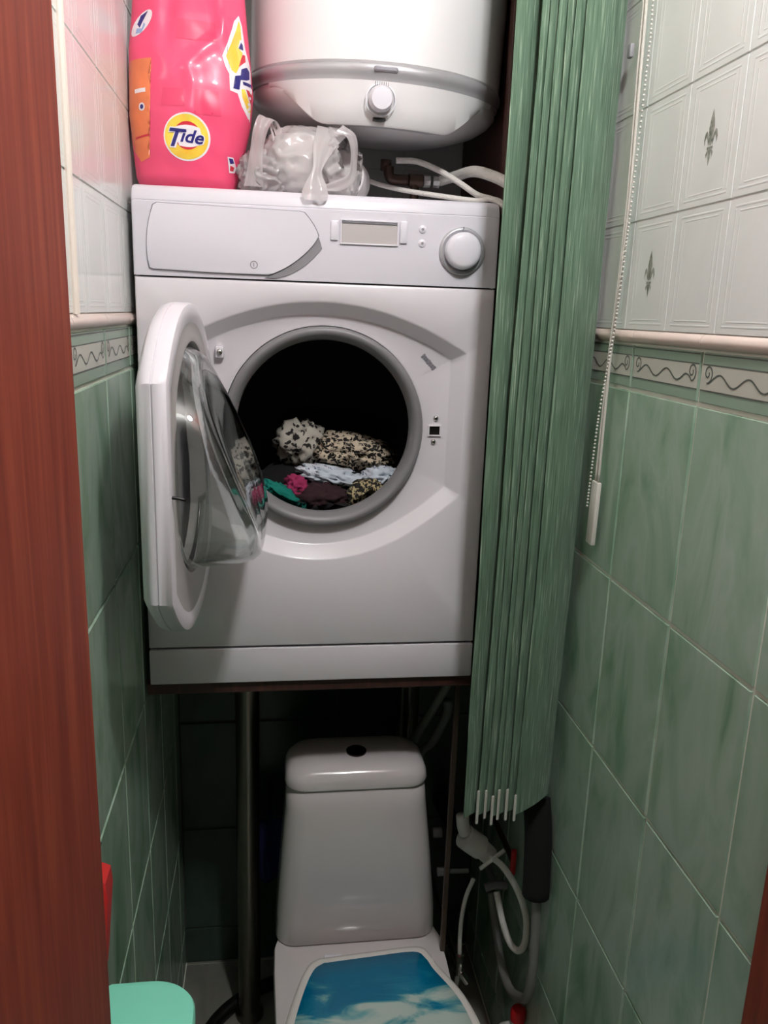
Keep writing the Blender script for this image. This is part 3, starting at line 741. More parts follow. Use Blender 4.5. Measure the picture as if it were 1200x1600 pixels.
KH = Vector((0.3905, HA.y - HR + 0.004, 2.0475))
bm = bmesh.new(); lathe(bm, [(0.0245, 0.0), (0.0245, -0.002), (0.0225, -0.0025)], KH, 'Y', 40); lathe(bm, [(0.0190, 0.0), (0.0180, -0.014), (0.0158, -0.0175), (0.0001, -0.0182)], KH, 'Y', 40, False, True); hk = kid('thermostat_knob', bm, WHITE_PL, fa, 40)
bm = bmesh.new()
for i in range(7):
    x = KH.x - 0.010 + i * 0.0034; box(bm, x - 0.0005, x + 0.0005, KH.y - 0.0032, KH.y + 0.0005, 2.0688 - abs(i - 3) * 0.0005, 2.0735)
kid('dial_marks', bm, GREY_PL, fa, label='grey dial tick marks')
bm = bmesh.new(); prism_xz(bm, [(KH.x - 0.010, 2.0222), (KH.x + 0.010, 2.0222), (KH.x + 0.010, 2.0180), (KH.x + 0.004, 2.0168), (KH.x - 0.004, 2.0168), (KH.x - 0.010, 2.0180)], KH.y - 0.003 + 0.004, KH.y + 0.012); kid('indicator_window', bm, BLACK, fa, label='small black indicator window')
bm = bmesh.new(); box(bm, KH.x - 0.014, KH.x + 0.024, HA.y - HR - 0.0062, HA.y - HR + 0.002, 2.0862, 2.0945, 0.0025); box(bm, KH.x - 0.012, KH.x + 0.022, HA.y - HR - 0.0068, HA.y - HR - 0.004, 2.0878, 2.0930, 0.001, 1); kid('badge', bm, mat('badge_grey', (158, 156, 162), 0.3, metal=0.4), rg, 30)
for x in (0.36, 0.43):
    bm = bmesh.new(); lathe(bm, [(0.010, 1.965), (0.010, 1.984)], (x, 0.20, 0), 'Z', 16, True, True); kid('pipe_stub', bm, PIPE_DK, wh, True)
bm = bmesh.new(); box(bm, 0.30, 0.50, HA.y + HR - 0.012, YB - 0.006, 2.25, 2.30); kid('wall_bracket', bm, GREY_PL, wh)

# pipe fittings and hoses under the heater
sv = thing('pipe_fitting', 'dark brass elbow and tee fitting under the water heater', 'pipe fitting', (0.44, 0.20, MZT))
bm = bmesh.new(); tube(bm, [(0.432, 0.20, 1.970), (0.432, 0.20, 1.958), (0.436, 0.20, 1.950), (0.446, 0.20, 1.948), (0.470, 0.20, 1.948)], 0.0095, 12, 4); kid('elbow', bm, PIPE_DK, sv, True)
bm = bmesh.new(); tube(bm, [(0.4705, 0.20, 1.948), (0.496, 0.20, 1.948)], 0.012, 12, 0); tube(bm, [(0.481, 0.20, 1.945), (0.481, 0.20, MZT + 0.0005)], 0.0085, 12, 0); kid('tee', bm, PIPE_DK, sv, 50)
for x in (0.4975, 0.515):
    bm = bmesh.new(); tube(bm, [(x, 0.20, 1.948), (x + 0.012, 0.20, 1.948)], 0.011, 8, 0); kid('pipe_nut', bm, CHROME, sv, 30, label='plated pipe nut')
bm = bmesh.new(); tube(bm, [(0.529, 0.20, 1.950), (0.552, 0.17, 1.955), (0.571, 0.11, 1.955), (0.592, 0.055, 1.940), (0.613, 0.020, 1.922), (0.640, 0.005, 1.895), (0.665, -0.005, 1.85), (0.685, -0.010, 1.79)], 0.0095, 12)
tag(obj('braided_hose', bm, HOSE_W, None, True), 'thicker white braided hose curving right from the heater fitting', 'hose')
bm = bmesh.new(); tube(bm, [(0.440, 0.165, 1.975), (0.478, 0.16, 1.974), (0.515, 0.14, 1.958), (0.548, 0.11, 1.934), (0.570, 0.070, 1.911), (0.586, 0.035, 1.9005), (0.602, 0.020, 1.890), (0.611, 0.012, 1.85)], 0.0052, 10)
tag(obj('braided_hose', bm, HOSE_W, None, True), 'thin white braided hose running down over the machine top\'s right corner', 'hose')
bm = bmesh.new(); tube(bm, [(0.36, 0.20, 1.966), (0.385, 0.19, 1.945), (0.44, 0.15, 1.925), (0.52, 0.09, 1.908), (0.562, 0.050, 1.899), (0.585, 0.018, 1.8975), (0.604, 0.004, 1.880), (0.610, 0.0, 1.84)], 0.0042, 10)
tag(obj('braided_hose', bm, HOSE_W, None, True), 'thinnest white hose lying low on the machine top behind the thin braided one', 'hose')

# ------------------------------------------------------------------ detergent bag
BY = 0.092
def bagdim(z):
    pts = [(1.893, 0.0800, 0.076, 0.052), (1.91, 0.0800, 0.082, 0.060), (1.95, 0.0835, 0.089, 0.068), (2.0, 0.0870, 0.097, 0.071), (2.045, 0.0900, 0.0985, 0.069), (2.10, 0.0885, 0.0955, 0.062), (2.15, 0.0890, 0.090, 0.052), (2.20, 0.0890, 0.086, 0.036), (2.25, 0.0890, 0.083, 0.018), (2.28, 0.0890, 0.080, 0.008)]
    z = max(pts[0][0], min(pts[-1][0], z))
    for a, b in zip(pts, pts[1:]):
        if a[0] <= z <= b[0]:
            t = (z - a[0]) / (b[0] - a[0]); return [a[i] + (b[i] - a[i]) * t for i in (1, 2, 3)]
def seg_dist(p, a, b):
    ap = p - a; ab = b - a; t = max(0, min(1, ap.dot(ab) / ab.dot(ab))); return (ap - ab * t).length
RIDGE = [Vector(p) for p in ((0.146, 2.145), (0.140, 2.120), (0.088, 2.072), (0.095, 2.050), (0.092, 2.005))]
def bag_front(x, z):
    xc, hw, hd = bagdim(z); u = max(-0.9995, min(0.9995, (x - xc) / hw)); e = 2.5
    y = BY - hd * (1 - abs(u) ** e) ** (1 / e)
    d = min(seg_dist(Vector((x, z)), a, b) for a, b in zip(RIDGE, RIDGE[1:]))
    y -= 0.0045 * max(0, 1 - d / 0.016) ** 1.3
    k = 1 - abs(u) ** 6
    y += k * (0.0035 * noise.noise(Vector((x * 16, z * 10, 1.3))) + 0.0016 * noise.noise(Vector((x * 34 + z * 20, z * 26, 5.1))))
    # vertical gathers toward the top
    y += k * max(0, (z - 2.08)) * 0.05 * math.sin(x * 120 + 2 * noise.noise(Vector((x * 20, z * 8, 0))))
    return y
bag = thing('detergent_bag', 'pink plastic bag of washing powder standing on the washing machine\'s top left corner', 'washing powder', (0.083, BY, MZT))
bm = bmesh.new(); loops = []
zs = [1.8932, 1.8945, 1.898] + [1.905 + (2.28 - 1.905) * i / 75 for i in range(76)]
NX = 64
for z in zs:
    xc, hw, hd = bagdim(z); lp = []
    for i in range(NX + 1):
        u = -math.cos(PI * i / NX); x = xc + hw * u; y = bag_front(x, z)
        if z < 1.905: y += (1.905 - z) * 0.9 * (1 - abs(u) ** 4)
        lp.append(Vector((max(x, XL + 0.0045), y, z)))
    for i in range(NX - 1, 0, -1):
        u = -math.cos(PI * i / NX); x = xc + hw * u; y = BY + hd * (1 - abs(u) ** 2.5) ** 0.4
        lp.append(Vector((max(x, XL + 0.0045), y + 0.003 * noise.noise(Vector((x * 20, z * 20, 9))), z)))
    loops.append(lp)
loft(bm, loops); body = kid('bag_film', bm, PINK, bag, True)
def wrap(name, bm, m, lift, parent=bag, cuts=True, label=None):
    """take a flat XZ mesh (x, z in v.co.x, v.co.z) and lay it on the bag's front film"""
    if cuts:
        bmesh.ops.triangulate(bm, faces=bm.faces[:])
        for _ in range(4):
            es = [e for e in bm.edges if e.calc_length() > 0.006]
            if not es: break
            bmesh.ops.subdivide_edges(bm, edges=es, cuts=1); bmesh.ops.triangulate(bm, faces=[f for f in bm.faces if len(f.verts) > 3])
    for v in bm.verts:
        xc, hw, hd = bagdim(v.co.z)
        u = max(-0.985, min(0.985, (v.co.x - xc) / hw)); x = xc + hw * u
        v.co = Vector((x, bag_front(x, v.co.z) - lift, v.co.z))
    return kid(name, bm, m, parent, True, label)
def flat(poly):
    bm = bmesh.new(); bm.faces.new([bm.verts.new((x, 0, z)) for x, z in poly]); return bm
def ell(cx, cz, rx, rz, n=40, a0=0.0, a1=2 * PI): return [(cx + rx * math.cos(a0 + (a1 - a0) * i / n), cz + rz * math.sin(a0 + (a1 - a0) * i / n)) for i in range(n if a1 - a0 > 6.2 else n + 1)]
LC = (0.0865, 1.9665)
wrap('round_emblem', flat(ell(LC[0], LC[1], 0.0360, 0.0350)), WHITEPR, 0.0006, label='white edge of the round emblem')
wrap('emblem_disc', flat(ell(LC[0] - 0.0005, LC[1], 0.0335, 0.0325)), YELLOW, 0.0009, label='yellow disc')
wrap('emblem_arc', flat(ell(LC[0] + 0.001, LC[1] + 0.002, 0.0205, 0.0205)), REDPR, 0.0012, label='red inner disc')
wrap('emblem_band', flat([(LC[0] - 0.021, LC[1] + 0.0115)] + arc((LC[0] - 0.018, LC[1] + 0.013), (LC[0] + 0.001, LC[1] + 0.021), (LC[0] + 0.020, LC[1] + 0.0135), 8) + arc((LC[0] + 0.026, LC[1] - 0.006), (LC[0] + 0.012, LC[1] - 0.0185), (LC[0] - 0.012, LC[1] - 0.0135), 8)), WHITEPR, 0.0015, label='white band behind the lettering')
def tide(size, cx, cz, shear, off, sx=1.0, rot=0.0):
    q = bmesh.new()
    for s, sc, dx, dz in (('T', 1.38, -0.0, 0.0), ('ide', 1.0, 0.0, 0.0)):
        t = text_mesh(s, 1.0, shear, off)
        xs_ = [v.co.x for v in t.verts]; w0, w1 = min(xs_), max(xs_)
        for v in t.verts:
            v.co = Vector(((v.co.x - w0) * sc * sx, 0, v.co.y * sc))
        dx_ = 0.0 if s == 'T' else 0.60 * sx; dz_ = -0.17 if s == 'T' else 0.0
        bmesh.ops.translate(t, verts=t.verts[:], vec=(dx_, 0, dz_)); me_ = bpy.data.meshes.new('t'); t.to_mesh(me_); t.free(); q.from_mesh(me_); bpy.data.meshes.remove(me_)
    xs_ = [v.co.x for v in q.verts]; mid = (min(xs_) + max(xs_)) / 2
    for v in q.verts:
        x, z = (v.co.x - mid) * size, v.co.z * size
        v.co = Vector((cx + x * math.cos(rot) - z * math.sin(rot), 0, cz + x * math.sin(rot) + z * math.cos(rot)))
    return q
wrap('word_outline', tide(0.0265, LC[0] - 0.0005, LC[1], 0.28, 0.07, 1.10, -0.06), WHITEPR, 0.0018, label='white outline of the word Tide')
wrap('word_tide', tide(0.0265, LC[0] - 0.0005, LC[1], 0.28, 0.022, 1.10, -0.06), NAVY, 0.0022, label='navy lettering reading Tide')
def bx(px, py): return (0.158 + (px - 365) * 0.00100, 2.067 + (120 - py) * 0.00092)
def zp(*pts): return [bx(330 + x / 10, 30 + y / 10) for x, y in pts]
wrap('large_emblem', flat(zp((440, -60), (370, 60), (340, 200), (270, 450), (190, 660), (240, 820), (300, 940), (330, 1050), (305, 1190), (420, 1215), (480, 1400), (600, 1600), (690, 1480), (735, 1300), (720, 1080), (660, 950), (620, 740), (540, 460), (500, 300), (490, 100))), WHITEPR, 0.0006, label='white edge of the large emblem round the bag\'s side')
wrap('large_emblem_yellow', flat(zp((440, 20), (400, 200), (330, 430), (250, 650), (330, 860), (400, 900), (440, 800), (500, 540), (430, 470), (460, 330), (480, 330), (465, 100))), YELLOW, 0.0009, label='yellow part of the large emblem')
wrap('large_emblem_yellow', flat(zp((480, 1130), (530, 1120), (610, 1330), (660, 1380), (690, 1400), (650, 1560), (560, 1420), (490, 1250))), YELLOW, 0.0009, label='yellow part of the large emblem')
wrap('large_emblem_red', flat(zp((500, 560), (535, 560), (545, 660), (440, 790), (470, 660))), REDPR, 0.0012, label='red part of the large emblem')
wrap('large_emblem_red', flat(zp((550, 1110), (640, 1120), (700, 1180), (700, 1350), (620, 1320))), REDPR, 0.0012, label='red part of the large emblem')
wrap('large_letters', flat(zp((385, 940), (470, 910), (480, 810), (560, 745), (600, 790), (600, 920), (560, 960), (470, 985), (450, 1150), (355, 1150), (390, 1040))), NAVY, 0.0013, label='navy letter fragment')
wrap('large_letters', flat(zp((440, 480), (475, 370), (500, 400), (510, 490))), NAVY, 0.0013, label='navy letter fragment')
wrap('large_letters', flat(zp((500, 1000), (620, 990), (640, 930), (690, 1060), (690, 1120), (640, 1050), (510, 1050))), NAVY, 0.0013, label='navy letter fragment')
# left side: blue swirl emblem and the orange panel; paler printed blocks
wrap('swirl_emblem', flat([(0.019 + 0.0235 * math.cos(a) * 0.68 - 0.0105 * math.sin(a) * 0.73, 2.131 + 0.0235 * math.cos(a) * 0.73 + 0.0105 * math.sin(a) * 0.68) for a in [2 * PI * i / 28 for i in range(28)]]), WHITEPR, 0.0006)
wrap('swirl_mark', flat([(0.012, 2.130), (0.018, 2.142), (0.030, 2.148), (0.024, 2.140), (0.020, 2.132), (0.016, 2.124)]), NAVY, 0.0010)
wrap('swirl_mark', flat([(0.009, 2.116), (0.011, 2.124), (0.019, 2.123), (0.023, 2.132), (0.025, 2.128), (0.019, 2.117)]), LBLUE, 0.0010, label='light blue swirl')
wrap('orange_panel', flat([(-0.006, 2.078), (0.034, 2.079), (0.034, 2.060), (0.028, 2.042), (0.027, 1.936), (0.012, 1.930), (-0.002, 1.95), (-0.007, 2.00)]), ORANGE, 0.0006)
wrap('orange_panel_mark', flat(ell(0.017, 2.009, 0.005, 0.006, 14)), WHITEPR, 0.0010)
wrap('orange_panel_mark', flat(ell(0.017, 2.009, 0.0028, 0.0035, 12)), NAVY, 0.0014)
wrap('orange_panel_mark', flat([(0.006, 2.035), (0.024, 2.036), (0.024, 2.030), (0.006, 2.029)]), WHITEPR, 0.0010)
wrap('orange_panel_mark', flat([(0.004, 1.966), (0.027, 1.970), (0.027, 1.967), (0.004, 1.963)]), REDPR, 0.0010)
for rc in ((0.072, 0.135, 2.108, 2.137), (0.048, 0.085, 2.010, 2.036), (0.098, 0.140, 2.000, 2.036)):
    wrap('printed_block', flat([(rc[0], rc[2]), (rc[1], rc[2]), (rc[1] - 0.004, rc[3]), (rc[0] + 0.003, rc[3])]), PINK_DK, 0.0005)
wrap('small_emblem', flat([(0.148, 1.944), (0.157, 1.944), (0.161, 1.930), (0.158, 1.922), (0.150, 1.921)]), WHITEPR, 0.0007)
wrap('small_emblem_mark', flat([(0.150, 1.942), (0.156, 1.942), (0.158, 1.936), (0.152, 1.934)]), NAVY, 0.0011)
wrap('small_emblem_mark', flat([(0.152, 1.932), (0.158, 1.930), (0.156, 1.924), (0.151, 1.924)]), REDPR, 0.0011)

# ------------------------------------------------------------------ paper rolls and the clear bag
def roll(name, label, c, r, L, yaw):
    t = thing(name, label, 'toilet paper', (c[0], c[1], MZT)); cc = (0, 0, r + 0.0005)
    bm = bmesh.new(); lathe(bm, [(0.0001, -L / 2 + 0.001), (r * 0.6, -L / 2 + 0.0005), (r - 0.004, -L / 2), (r, -L / 2 + 0.004), (r, L / 2 - 0.004), (r - 0.004, L / 2), (0.0001, L / 2 - 0.002)], cc, 'Y', 40, True, True)
    obj('paper_winding', bm, PAPER, t, 40)
    t.rotation_euler = (0, 0, yaw); return t
roll('toilet_roll', 'white toilet paper roll in the clear plastic bag beside the pink bag', (0.262, 0.105, 0), 0.049, 0.095, 0.15)
roll('toilet_roll', 'white toilet paper roll behind the clear bag, its right side showing', (0.345, 0.150, 0), 0.042, 0.09, -0.25)
pb = thing('plastic_bag', 'crumpled clear plastic bag with looped handles hanging over the machine\'s front edge', 'bag', (0.27, 0.08, MZT))
def film(name, c, size, seed, amp=0.16, cut=None, lvl=5):
    bm = bmesh.new(); bmesh.ops.create_icosphere(bm, subdivisions=lvl, radius=1.0)
    for v in bm.verts:
        n = v.co.normalized(); p = n * 2.4 + Vector((seed, seed * 2.3, 0.4))
        k = 1 + amp * (1 - 2.2 * abs(noise.noise(p))) + amp * 0.4 * (1 - 2 * abs(noise.noise(p * 2.6)))
        q = Vector((math.copysign(abs(n.x) ** 0.8, n.x) * size[0], math.copysign(abs(n.y) ** 0.8, n.y) * size[1], n.z * size[2])) * k + Vector(c)
        q.z = max(q.z, MZT + 0.0012); v.co = q
    if cut:
        bmesh.ops.delete(bm, geom=[v for v in bm.verts if cut(v.co)], context='VERTS')
    return kid(name, bm, FILM, pb, True)
film('bag_body', (0.268, 0.092, 1.945), (0.064, 0.066, 0.054), 2.0, 0.10)
film('bag_mouth', (0.325, 0.075, 1.942), (0.036, 0.045, 0.052), 4.0, 0.22, cut=lambda p: p.x > 0.328 and p.y < 0.055 and p.z > 1.935 and p.z < 1.985)
film('bag_side', (0.205, 0.075, 1.922), (0.036, 0.040, 0.032), 6.0, 0.25)
def sheet(name, rows, m=FILM, parent=pb, seed=1, nz=0.004, n=10):
    """rows: list of (left point, right point)"""
    bm = bmesh.new(); A = catmull([r[0] for r in rows], 6); B = catmull([r[1] for r in rows], 6); g = []
    for a, b in zip(A, B):
        row = []
        for i in range(n + 1):
            p = a.lerp(b, i / n); p = p + Vector((0, -1, 0)) * nz * (0.5 * math.sin(i * 0.9 + p.z * 40 + seed) + 1.2 * noise.noise(p * 38 + Vector((seed, 0, 0)))); row.append(bm.verts.new(p))
        g.append(row)
    for r0, r1 in zip(g, g[1:]):
        for i in range(n): bm.faces.new((r0[i], r0[i + 1], r1[i + 1], r1[i]))
    return kid(name, bm, m, parent, True)
sheet('bag_flap', [((0.292, 0.045, 2.000), (0.345, 0.05, 1.992)), ((0.285, 0.02, 1.965), (0.318, 0.022, 1.960)), ((0.283, 0.004, 1.930), (0.298, 0.004, 1.925)), ((0.272, -0.004, 1.905), (0.304, -0.004, 1.905)), ((0.266, -0.006, 1.890), (0.308, -0.006, 1.888)), ((0.270, -0.0065, 1.879), (0.305, -0.0065, 1.879))])
sheet('bag_handle', [((0.174, 0.03, 1.900), (0.205, 0.03, 1.900)), ((0.183, 0.022, 1.945), (0.204, 0.022, 1.945)), ((0.190, 0.020, 1.985), (0.212, 0.022, 1.982)), ((0.200, 0.024, 2.006), (0.224, 0.028, 2.000)), ((0.214, 0.04, 1.995), (0.236, 0.045, 1.985)), ((0.222, 0.045, 1.962), (0.238, 0.05, 1.960))], seed=3)
sheet('bag_handle', [((0.318, 0.02, 1.985), (0.332, 0.03, 2.000)), ((0.338, 0.02, 1.980), (0.354, 0.03, 1.985)), ((0.345, 0.02, 1.955), (0.357, 0.03, 1.950)), ((0.340, 0.018, 1.925), (0.352, 0.028, 1.915)), ((0.318, 0.016, 1.912), (0.330, 0.026, 1.900)), ((0.300, 0.012, 1.905), (0.310, 0.018, 1.897))], seed=5, nz=0.002)

# ------------------------------------------------------------------ vertical blind
bl = thing('vertical_blind', 'green fabric vertical blind drawn together beside the right tiled wall', 'blind', (0.40, -0.105, 2.47))
bm = bmesh.new(); box(bm, XL + 0.004, XR - 0.006, -0.125, -0.085, 2.470, ZC, 0.003); kid('headrail', bm, BLIND_W, bl, 30)
vx = [(0.557, 0.560, 38), (0.583, 0.601, 33), (0.597, 0.613, 39), (0.610, 0.627, 34), (0.621, 0.640, 40), (0.636, 0.652, 35), (0.652, 0.668, 36)]
YV = -0.142
for k, (xb, xt, deg) in enumerate(vx):
    a = math.radians(deg); L = min(0.127, (0.752 - max(xb, xt)) / math.cos(a)); zb_ = 0.835 + 0.004 * ((k * 7) % 3); zt_ = 2.462
    bm = bmesh.new(); loops = []; n = 10; NZ = 24
    for j in range(NZ + 1):
        z = zb_ + (zt_ - zb_) * j / NZ; x0 = xb + (xt - xb) * j / NZ
        wob = 0.0035 * noise.noise(Vector((z * 2.6, k * 3.7, 0.5))) + 0.0012 * noise.noise(Vector((z * 9, k * 5.1, 2))) ; ln = []
        for i in range(n + 1):
            t = i / n; bow = 0.004 * math.sin(PI * t)
            ln.append(Vector((x0 + t * L * math.cos(a) + bow * math.sin(a) + wob, YV + 0.0012 * k * 0 + t * L * math.sin(a) - bow * math.cos(a), z)))
        th = Vector((math.sin(a), -math.cos(a), 0)) * 0.0005
        loops.append([p + th for p in ln] + [p - th for p in ln[::-1]])
    loft(bm, loops)
    vn = kid('vane', bm, BLIND, bl, 40)
    bm = bmesh.new(); dirv = Vector((math.cos(a), math.sin(a), 0)); nrm = Vector((math.sin(a), -math.cos(a), 0))
    p0 = Vector((xb, YV, 0)) - dirv * 0.003; p1 = p0 + dirv * (L * 0.9)
    zl0, zl1 = zb_ - 0.010 - 0.006 * (k % 2), zb_ + 0.042 + 0.008 * ((k * 5) % 3) / 2
    if k > 0:
        loft(bm, [[p0 + nrm * 0.0016 + Vector((0, 0, z)), p0 - nrm * 0.0010 + Vector((0, 0, z)), p0 + dirv * 0.0045 - nrm * 0.0010 + Vector((0, 0, z)), p0 + dirv * 0.0045 + nrm * 0.0016 + Vector((0, 0, z))] for z in (zl0, zl1)])
        kid('vane_clip', bm, BLIND_W, vn, label='white weight clip at the vane\'s foot')
CX = XR - 0.014
c1 = [(CX, -0.150, 2.47), (CX, -0.154, 2.15), (CX, -0.156, 2.06), (CX, -0.164, 1.89), (CX, -0.160, 1.757), (CX, -0.151, 1.65), (CX, -0.149, 1.56), (CX, -0.147, 1.452)]
bm = bmesh.new(); tube(bm, c1, 0.0022, 8, 6); kid('cord', bm, CORD, bl, True)
c2 = [(CX - 0.002, -0.150, 2.47), (CX - 0.001, -0.165, 2.15), (CX - 0.001, -0.168, 2.06), (CX, -0.171, 1.89), (CX, -0.166, 1.757), (CX, -0.158, 1.65), (CX, -0.157, 1.56), (CX, -0.158, 1.452)]
bm = bmesh.new(); tube(bm, c2, 0.0022, 8, 6); kid('cord', bm, CORD, bl, True)
c3 = [(CX, -0.150, 2.47), (CX, -0.184, 2.14), (CX, -0.186, 2.06), (CX, -0.178, 1.86), (CX - 0.001, -0.168, 1.72), (CX - 0.002, -0.158, 1.65), (CX - 0.003, -0.141, 1.56), (CX - 0.004, -0.134, 1.45), (CX - 0.004, -0.131, 1.405)]
bm = bmesh.new(); pts = catmull(c3, 60); acc = 0; last = pts[0]
for p in pts:
    if (p - last).length >= 0.0052:
        bmesh.ops.create_icosphere(bm, subdivisions=1, radius=0.0021, matrix=Matrix.Translation(p)); last = p
ch = kid('bead_chain', bm, BLIND_W, bl, True); ch['kind'] = 'stuff'
bm = bmesh.new(); box(bm, CX - 0.004, CX + 0.004, -0.0125, 0.0125, -0.106, 0.0, 0.002)
bmesh.ops.rotate(bm, verts=bm.verts[:], cent=(0, 0, 0), matrix=Matrix.Rotation(0.03, 3, 'X')); bmesh.ops.translate(bm, verts=bm.verts[:], vec=(0, -0.152, 1.453)); kid('cord_weight', bm, BLIND_W, bl, 30, label='white flat cord weight')
bm = bmesh.new(); box(bm, CX - 0.003, CX + 0.004, -0.128, -0.116, 2.085, 2.104, 0.002); kid("chain_clip", bm, GREY_PL, bl, 30)

# ------------------------------------------------------------------ toilet
to = thing('toilet', 'white ceramic toilet with sea print seat lid, under the washing machine', 'toilet', (0.40, 0.0, 0))
def plan(z, k, dy=0.0):
    """bowl outline: square shoulders behind, oval in front"""
    P = []; cx, cy = 0.405, -0.03
    half = [(0.150, 0.240), (0.160, 0.18), (0.183, 0.098), (0.184, 0.03), (0.182, -0.05), (0.180, -0.13), (0.168, -0.22), (0.140, -0.30), (0.095, -0.355), (0.045, -0.382), (0, -0.39)]
    pts = [(x, y) for x, y in half] + [(-x, y) for x, y in half[::-1][1:]]
    for x, y in pts: P.append(Vector((cx + x * k, cy + (y - cy) * k + dy, z)))
    return P
bm = bmesh.new(); loft(bm, [plan(0.0, 0.62, 0.05), plan(0.02, 0.60, 0.05), plan(0.10, 0.58, 0.05), plan(0.20, 0.70, 0.03), plan(0.29, 0.90, 0.01), plan(0.345, 0.985), plan(0.366, 1.0), plan(0.374, 0.985), plan(0.3755, 0.95)])
kid('bowl', bm, CERAMIC, to, 50)
def cis(z, x0, x1, y0, y1, r=0.045): return rrect(x0, x1, y0, y1, r, z)
bm = bmesh.new(); loft(bm, [cis(0.3757, 0.232, 0.572, 0.096, 0.235), cis(0.380, 0.226, 0.578, 0.090, 0.24), cis(0.44, 0.229, 0.575, 0.088, 0.24), cis(0.58, 0.238, 0.560, 0.086, 0.238), cis(0.70, 0.2465, 0.546, 0.090, 0.236), cis(0.748, 0.249, 0.541, 0.093, 0.234), cis(0.7505, 0.252, 0.538, 0.096, 0.232)])
kid('cistern', bm, CERAMIC, to, 60)
bm = bmesh.new(); loft(bm, [cis(0.7510, 0.256, 0.534, 0.100, 0.232), cis(0.7530, 0.2455, 0.5445, 0.089, 0.238), cis(0.7580, 0.2445, 0.5455, 0.088, 0.239), cis(0.774, 0.2475, 0.5425, 0.090, 0.238), cis(0.785, 0.253, 0.537, 0.096, 0.236), cis(0.7935, 0.264, 0.526, 0.106, 0.232), cis(0.7985, 0.285, 0.505, 0.122, 0.222, 0.04), cis(0.8000, 0.315, 0.475, 0.138, 0.206, 0.03)])
ld_ = kid('cistern_lid', bm, CERAMIC, to, 60)
bm = bmesh.new(); lathe(bm, [(0.0215, 0.7990), (0.0215, 0.8035), (0.019, 0.8052), (0.0165, 0.8040), (0.016, 0.8032)], (0.396, 0.157, 0), 'Z', 32); lathe(bm, [(0.0158, 0.802), (0.0155, 0.8042), (0.008, 0.8054), (0.0001, 0.8056)], (0.396, 0.157, 0), 'Z', 32, False, True)
kid('flush_button', bm, mat('dark_chrome', (60, 54, 50), 0.12, metal=1.0), ld_, 40, label='dark chrome flush button')
so = [(0.312, 0.022), (0.416, 0.030), (0.520, 0.036), (0.545, 0.015), (0.558, -0.020), (0.590, -0.085), (0.606, -0.14), (0.612, -0.19), (0.605, -0.25), (0.580, -0.31), (0.530, -0.36), (0.47, -0.385), (0.425, -0.39), (0.38, -0.385), (0.32, -0.36), (0.27, -0.31), (0.244, -0.25), (0.236, -0.19), (0.243, -0.13), (0.268, -0.045), (0.290, 0.005)]
sc_ = (0.424, -0.17)
so_s = [Vector((p.x, p.y)) for p in catmull([(x, y, 0) for x, y in so] + [(so[0][0], so[0][1], 0)], 4)][:-1]
def sl(k, z): return [Vector((sc_[0] + (p.x - sc_[0]) * k, sc_[1] + (p.y - sc_[1]) * k, z)) for p in so_s]
bm = bmesh.new(); loft(bm, [sl(0.965, 0.376), sl(0.99, 0.378), sl(0.99, 0.390), sl(0.97, 0.3915)]); kid('seat_ring', bm, WHITE_PL, to, 50)
bm = bmesh.new(); loft(bm, [sl(0.985, 0.3935), sl(1.0, 0.396), sl(1.0, 0.403), sl(0.988, 0.4085), sl(0.955, 0.4105), sl(0.90, 0.4112), sl(0.45, 0.413)])
sd = kid('seat_lid', bm, mat('seat_lid_white', (236, 230, 224), 0.25, coat=0.3), to, 50)
bm = bmesh.new(); loft(bm, [sl(0.905, 0.4113), sl(0.903, 0.4118), sl(0.70, 0.4128), sl(0.45, 0.4137)]); kid('sea_print', bm, SEA, sd, 60, label='blue sea print with white foam')
for x in (0.345, 0.485):
    bm = bmesh.new(); tube(bm, [(x - 0.018, 0.040, 0.388), (x + 0.018, 0.040, 0.388)], 0.008, 12, 0); kid('seat_hinge', bm, WHITE_PL, to, 40)

# ------------------------------------------------------------------ bin, red tool, rag, floor hose
bn = thing('waste_bin', 'tall slim mint green plastic bin between the left wall and the doorway', 'bin', (0.05, -0.57, 0))
def bin_sec(g, z, r=0.05):
    x0, x1, y0, y1 = -0.006 + g, 0.117 - g, -0.722 + g, -0.4175 - g; P = []
    for i in range(13):
        a = PI / 2 * i / 12; P.append(Vector((x1 - r * 1.25 + r * 1.25 * math.cos(a), y1 - r * 1.1 + r * 1.1 * math.sin(a), z)))
    for (cx, cy, a0) in ((x0 + 0.006, y1 - 0.006, 90), (x0 + 0.006, y0 + 0.006, 180), (x1 - 0.02, y0 + 0.02, 270)):
        rr = 0.006 if a0 != 270 else 0.02
        for i in range(5):
            a = math.radians(a0 + 90 * i / 4); P.append(Vector((cx + rr * math.cos(a), cy + rr * math.sin(a), z)))
    return P
bm = bmesh.new(); loft(bm, [bin_sec(0.022, 0.0), bin_sec(0.020, 0.01), bin_sec(0.006, 0.772)]); kid('bin_body', bm, MINT, bn, 40)
bm = bmesh.new(); loft(bm, [bin_sec(0.001, 0.7725), bin_sec(0.0, 0.775), bin_sec(0.0, 0.794), bin_sec(0.0018, 0.7982), bin_sec(0.006, 0.800), bin_sec(0.012, 0.8005)]); kid('bin_lid', bm, MINT, bn, 40)
rt = thing('hanging_scraper', 'narrow red plastic handle with brown tip hanging on the left wall by the doorway', 'tool', (XL + 0.012, -0.465, 0.86))
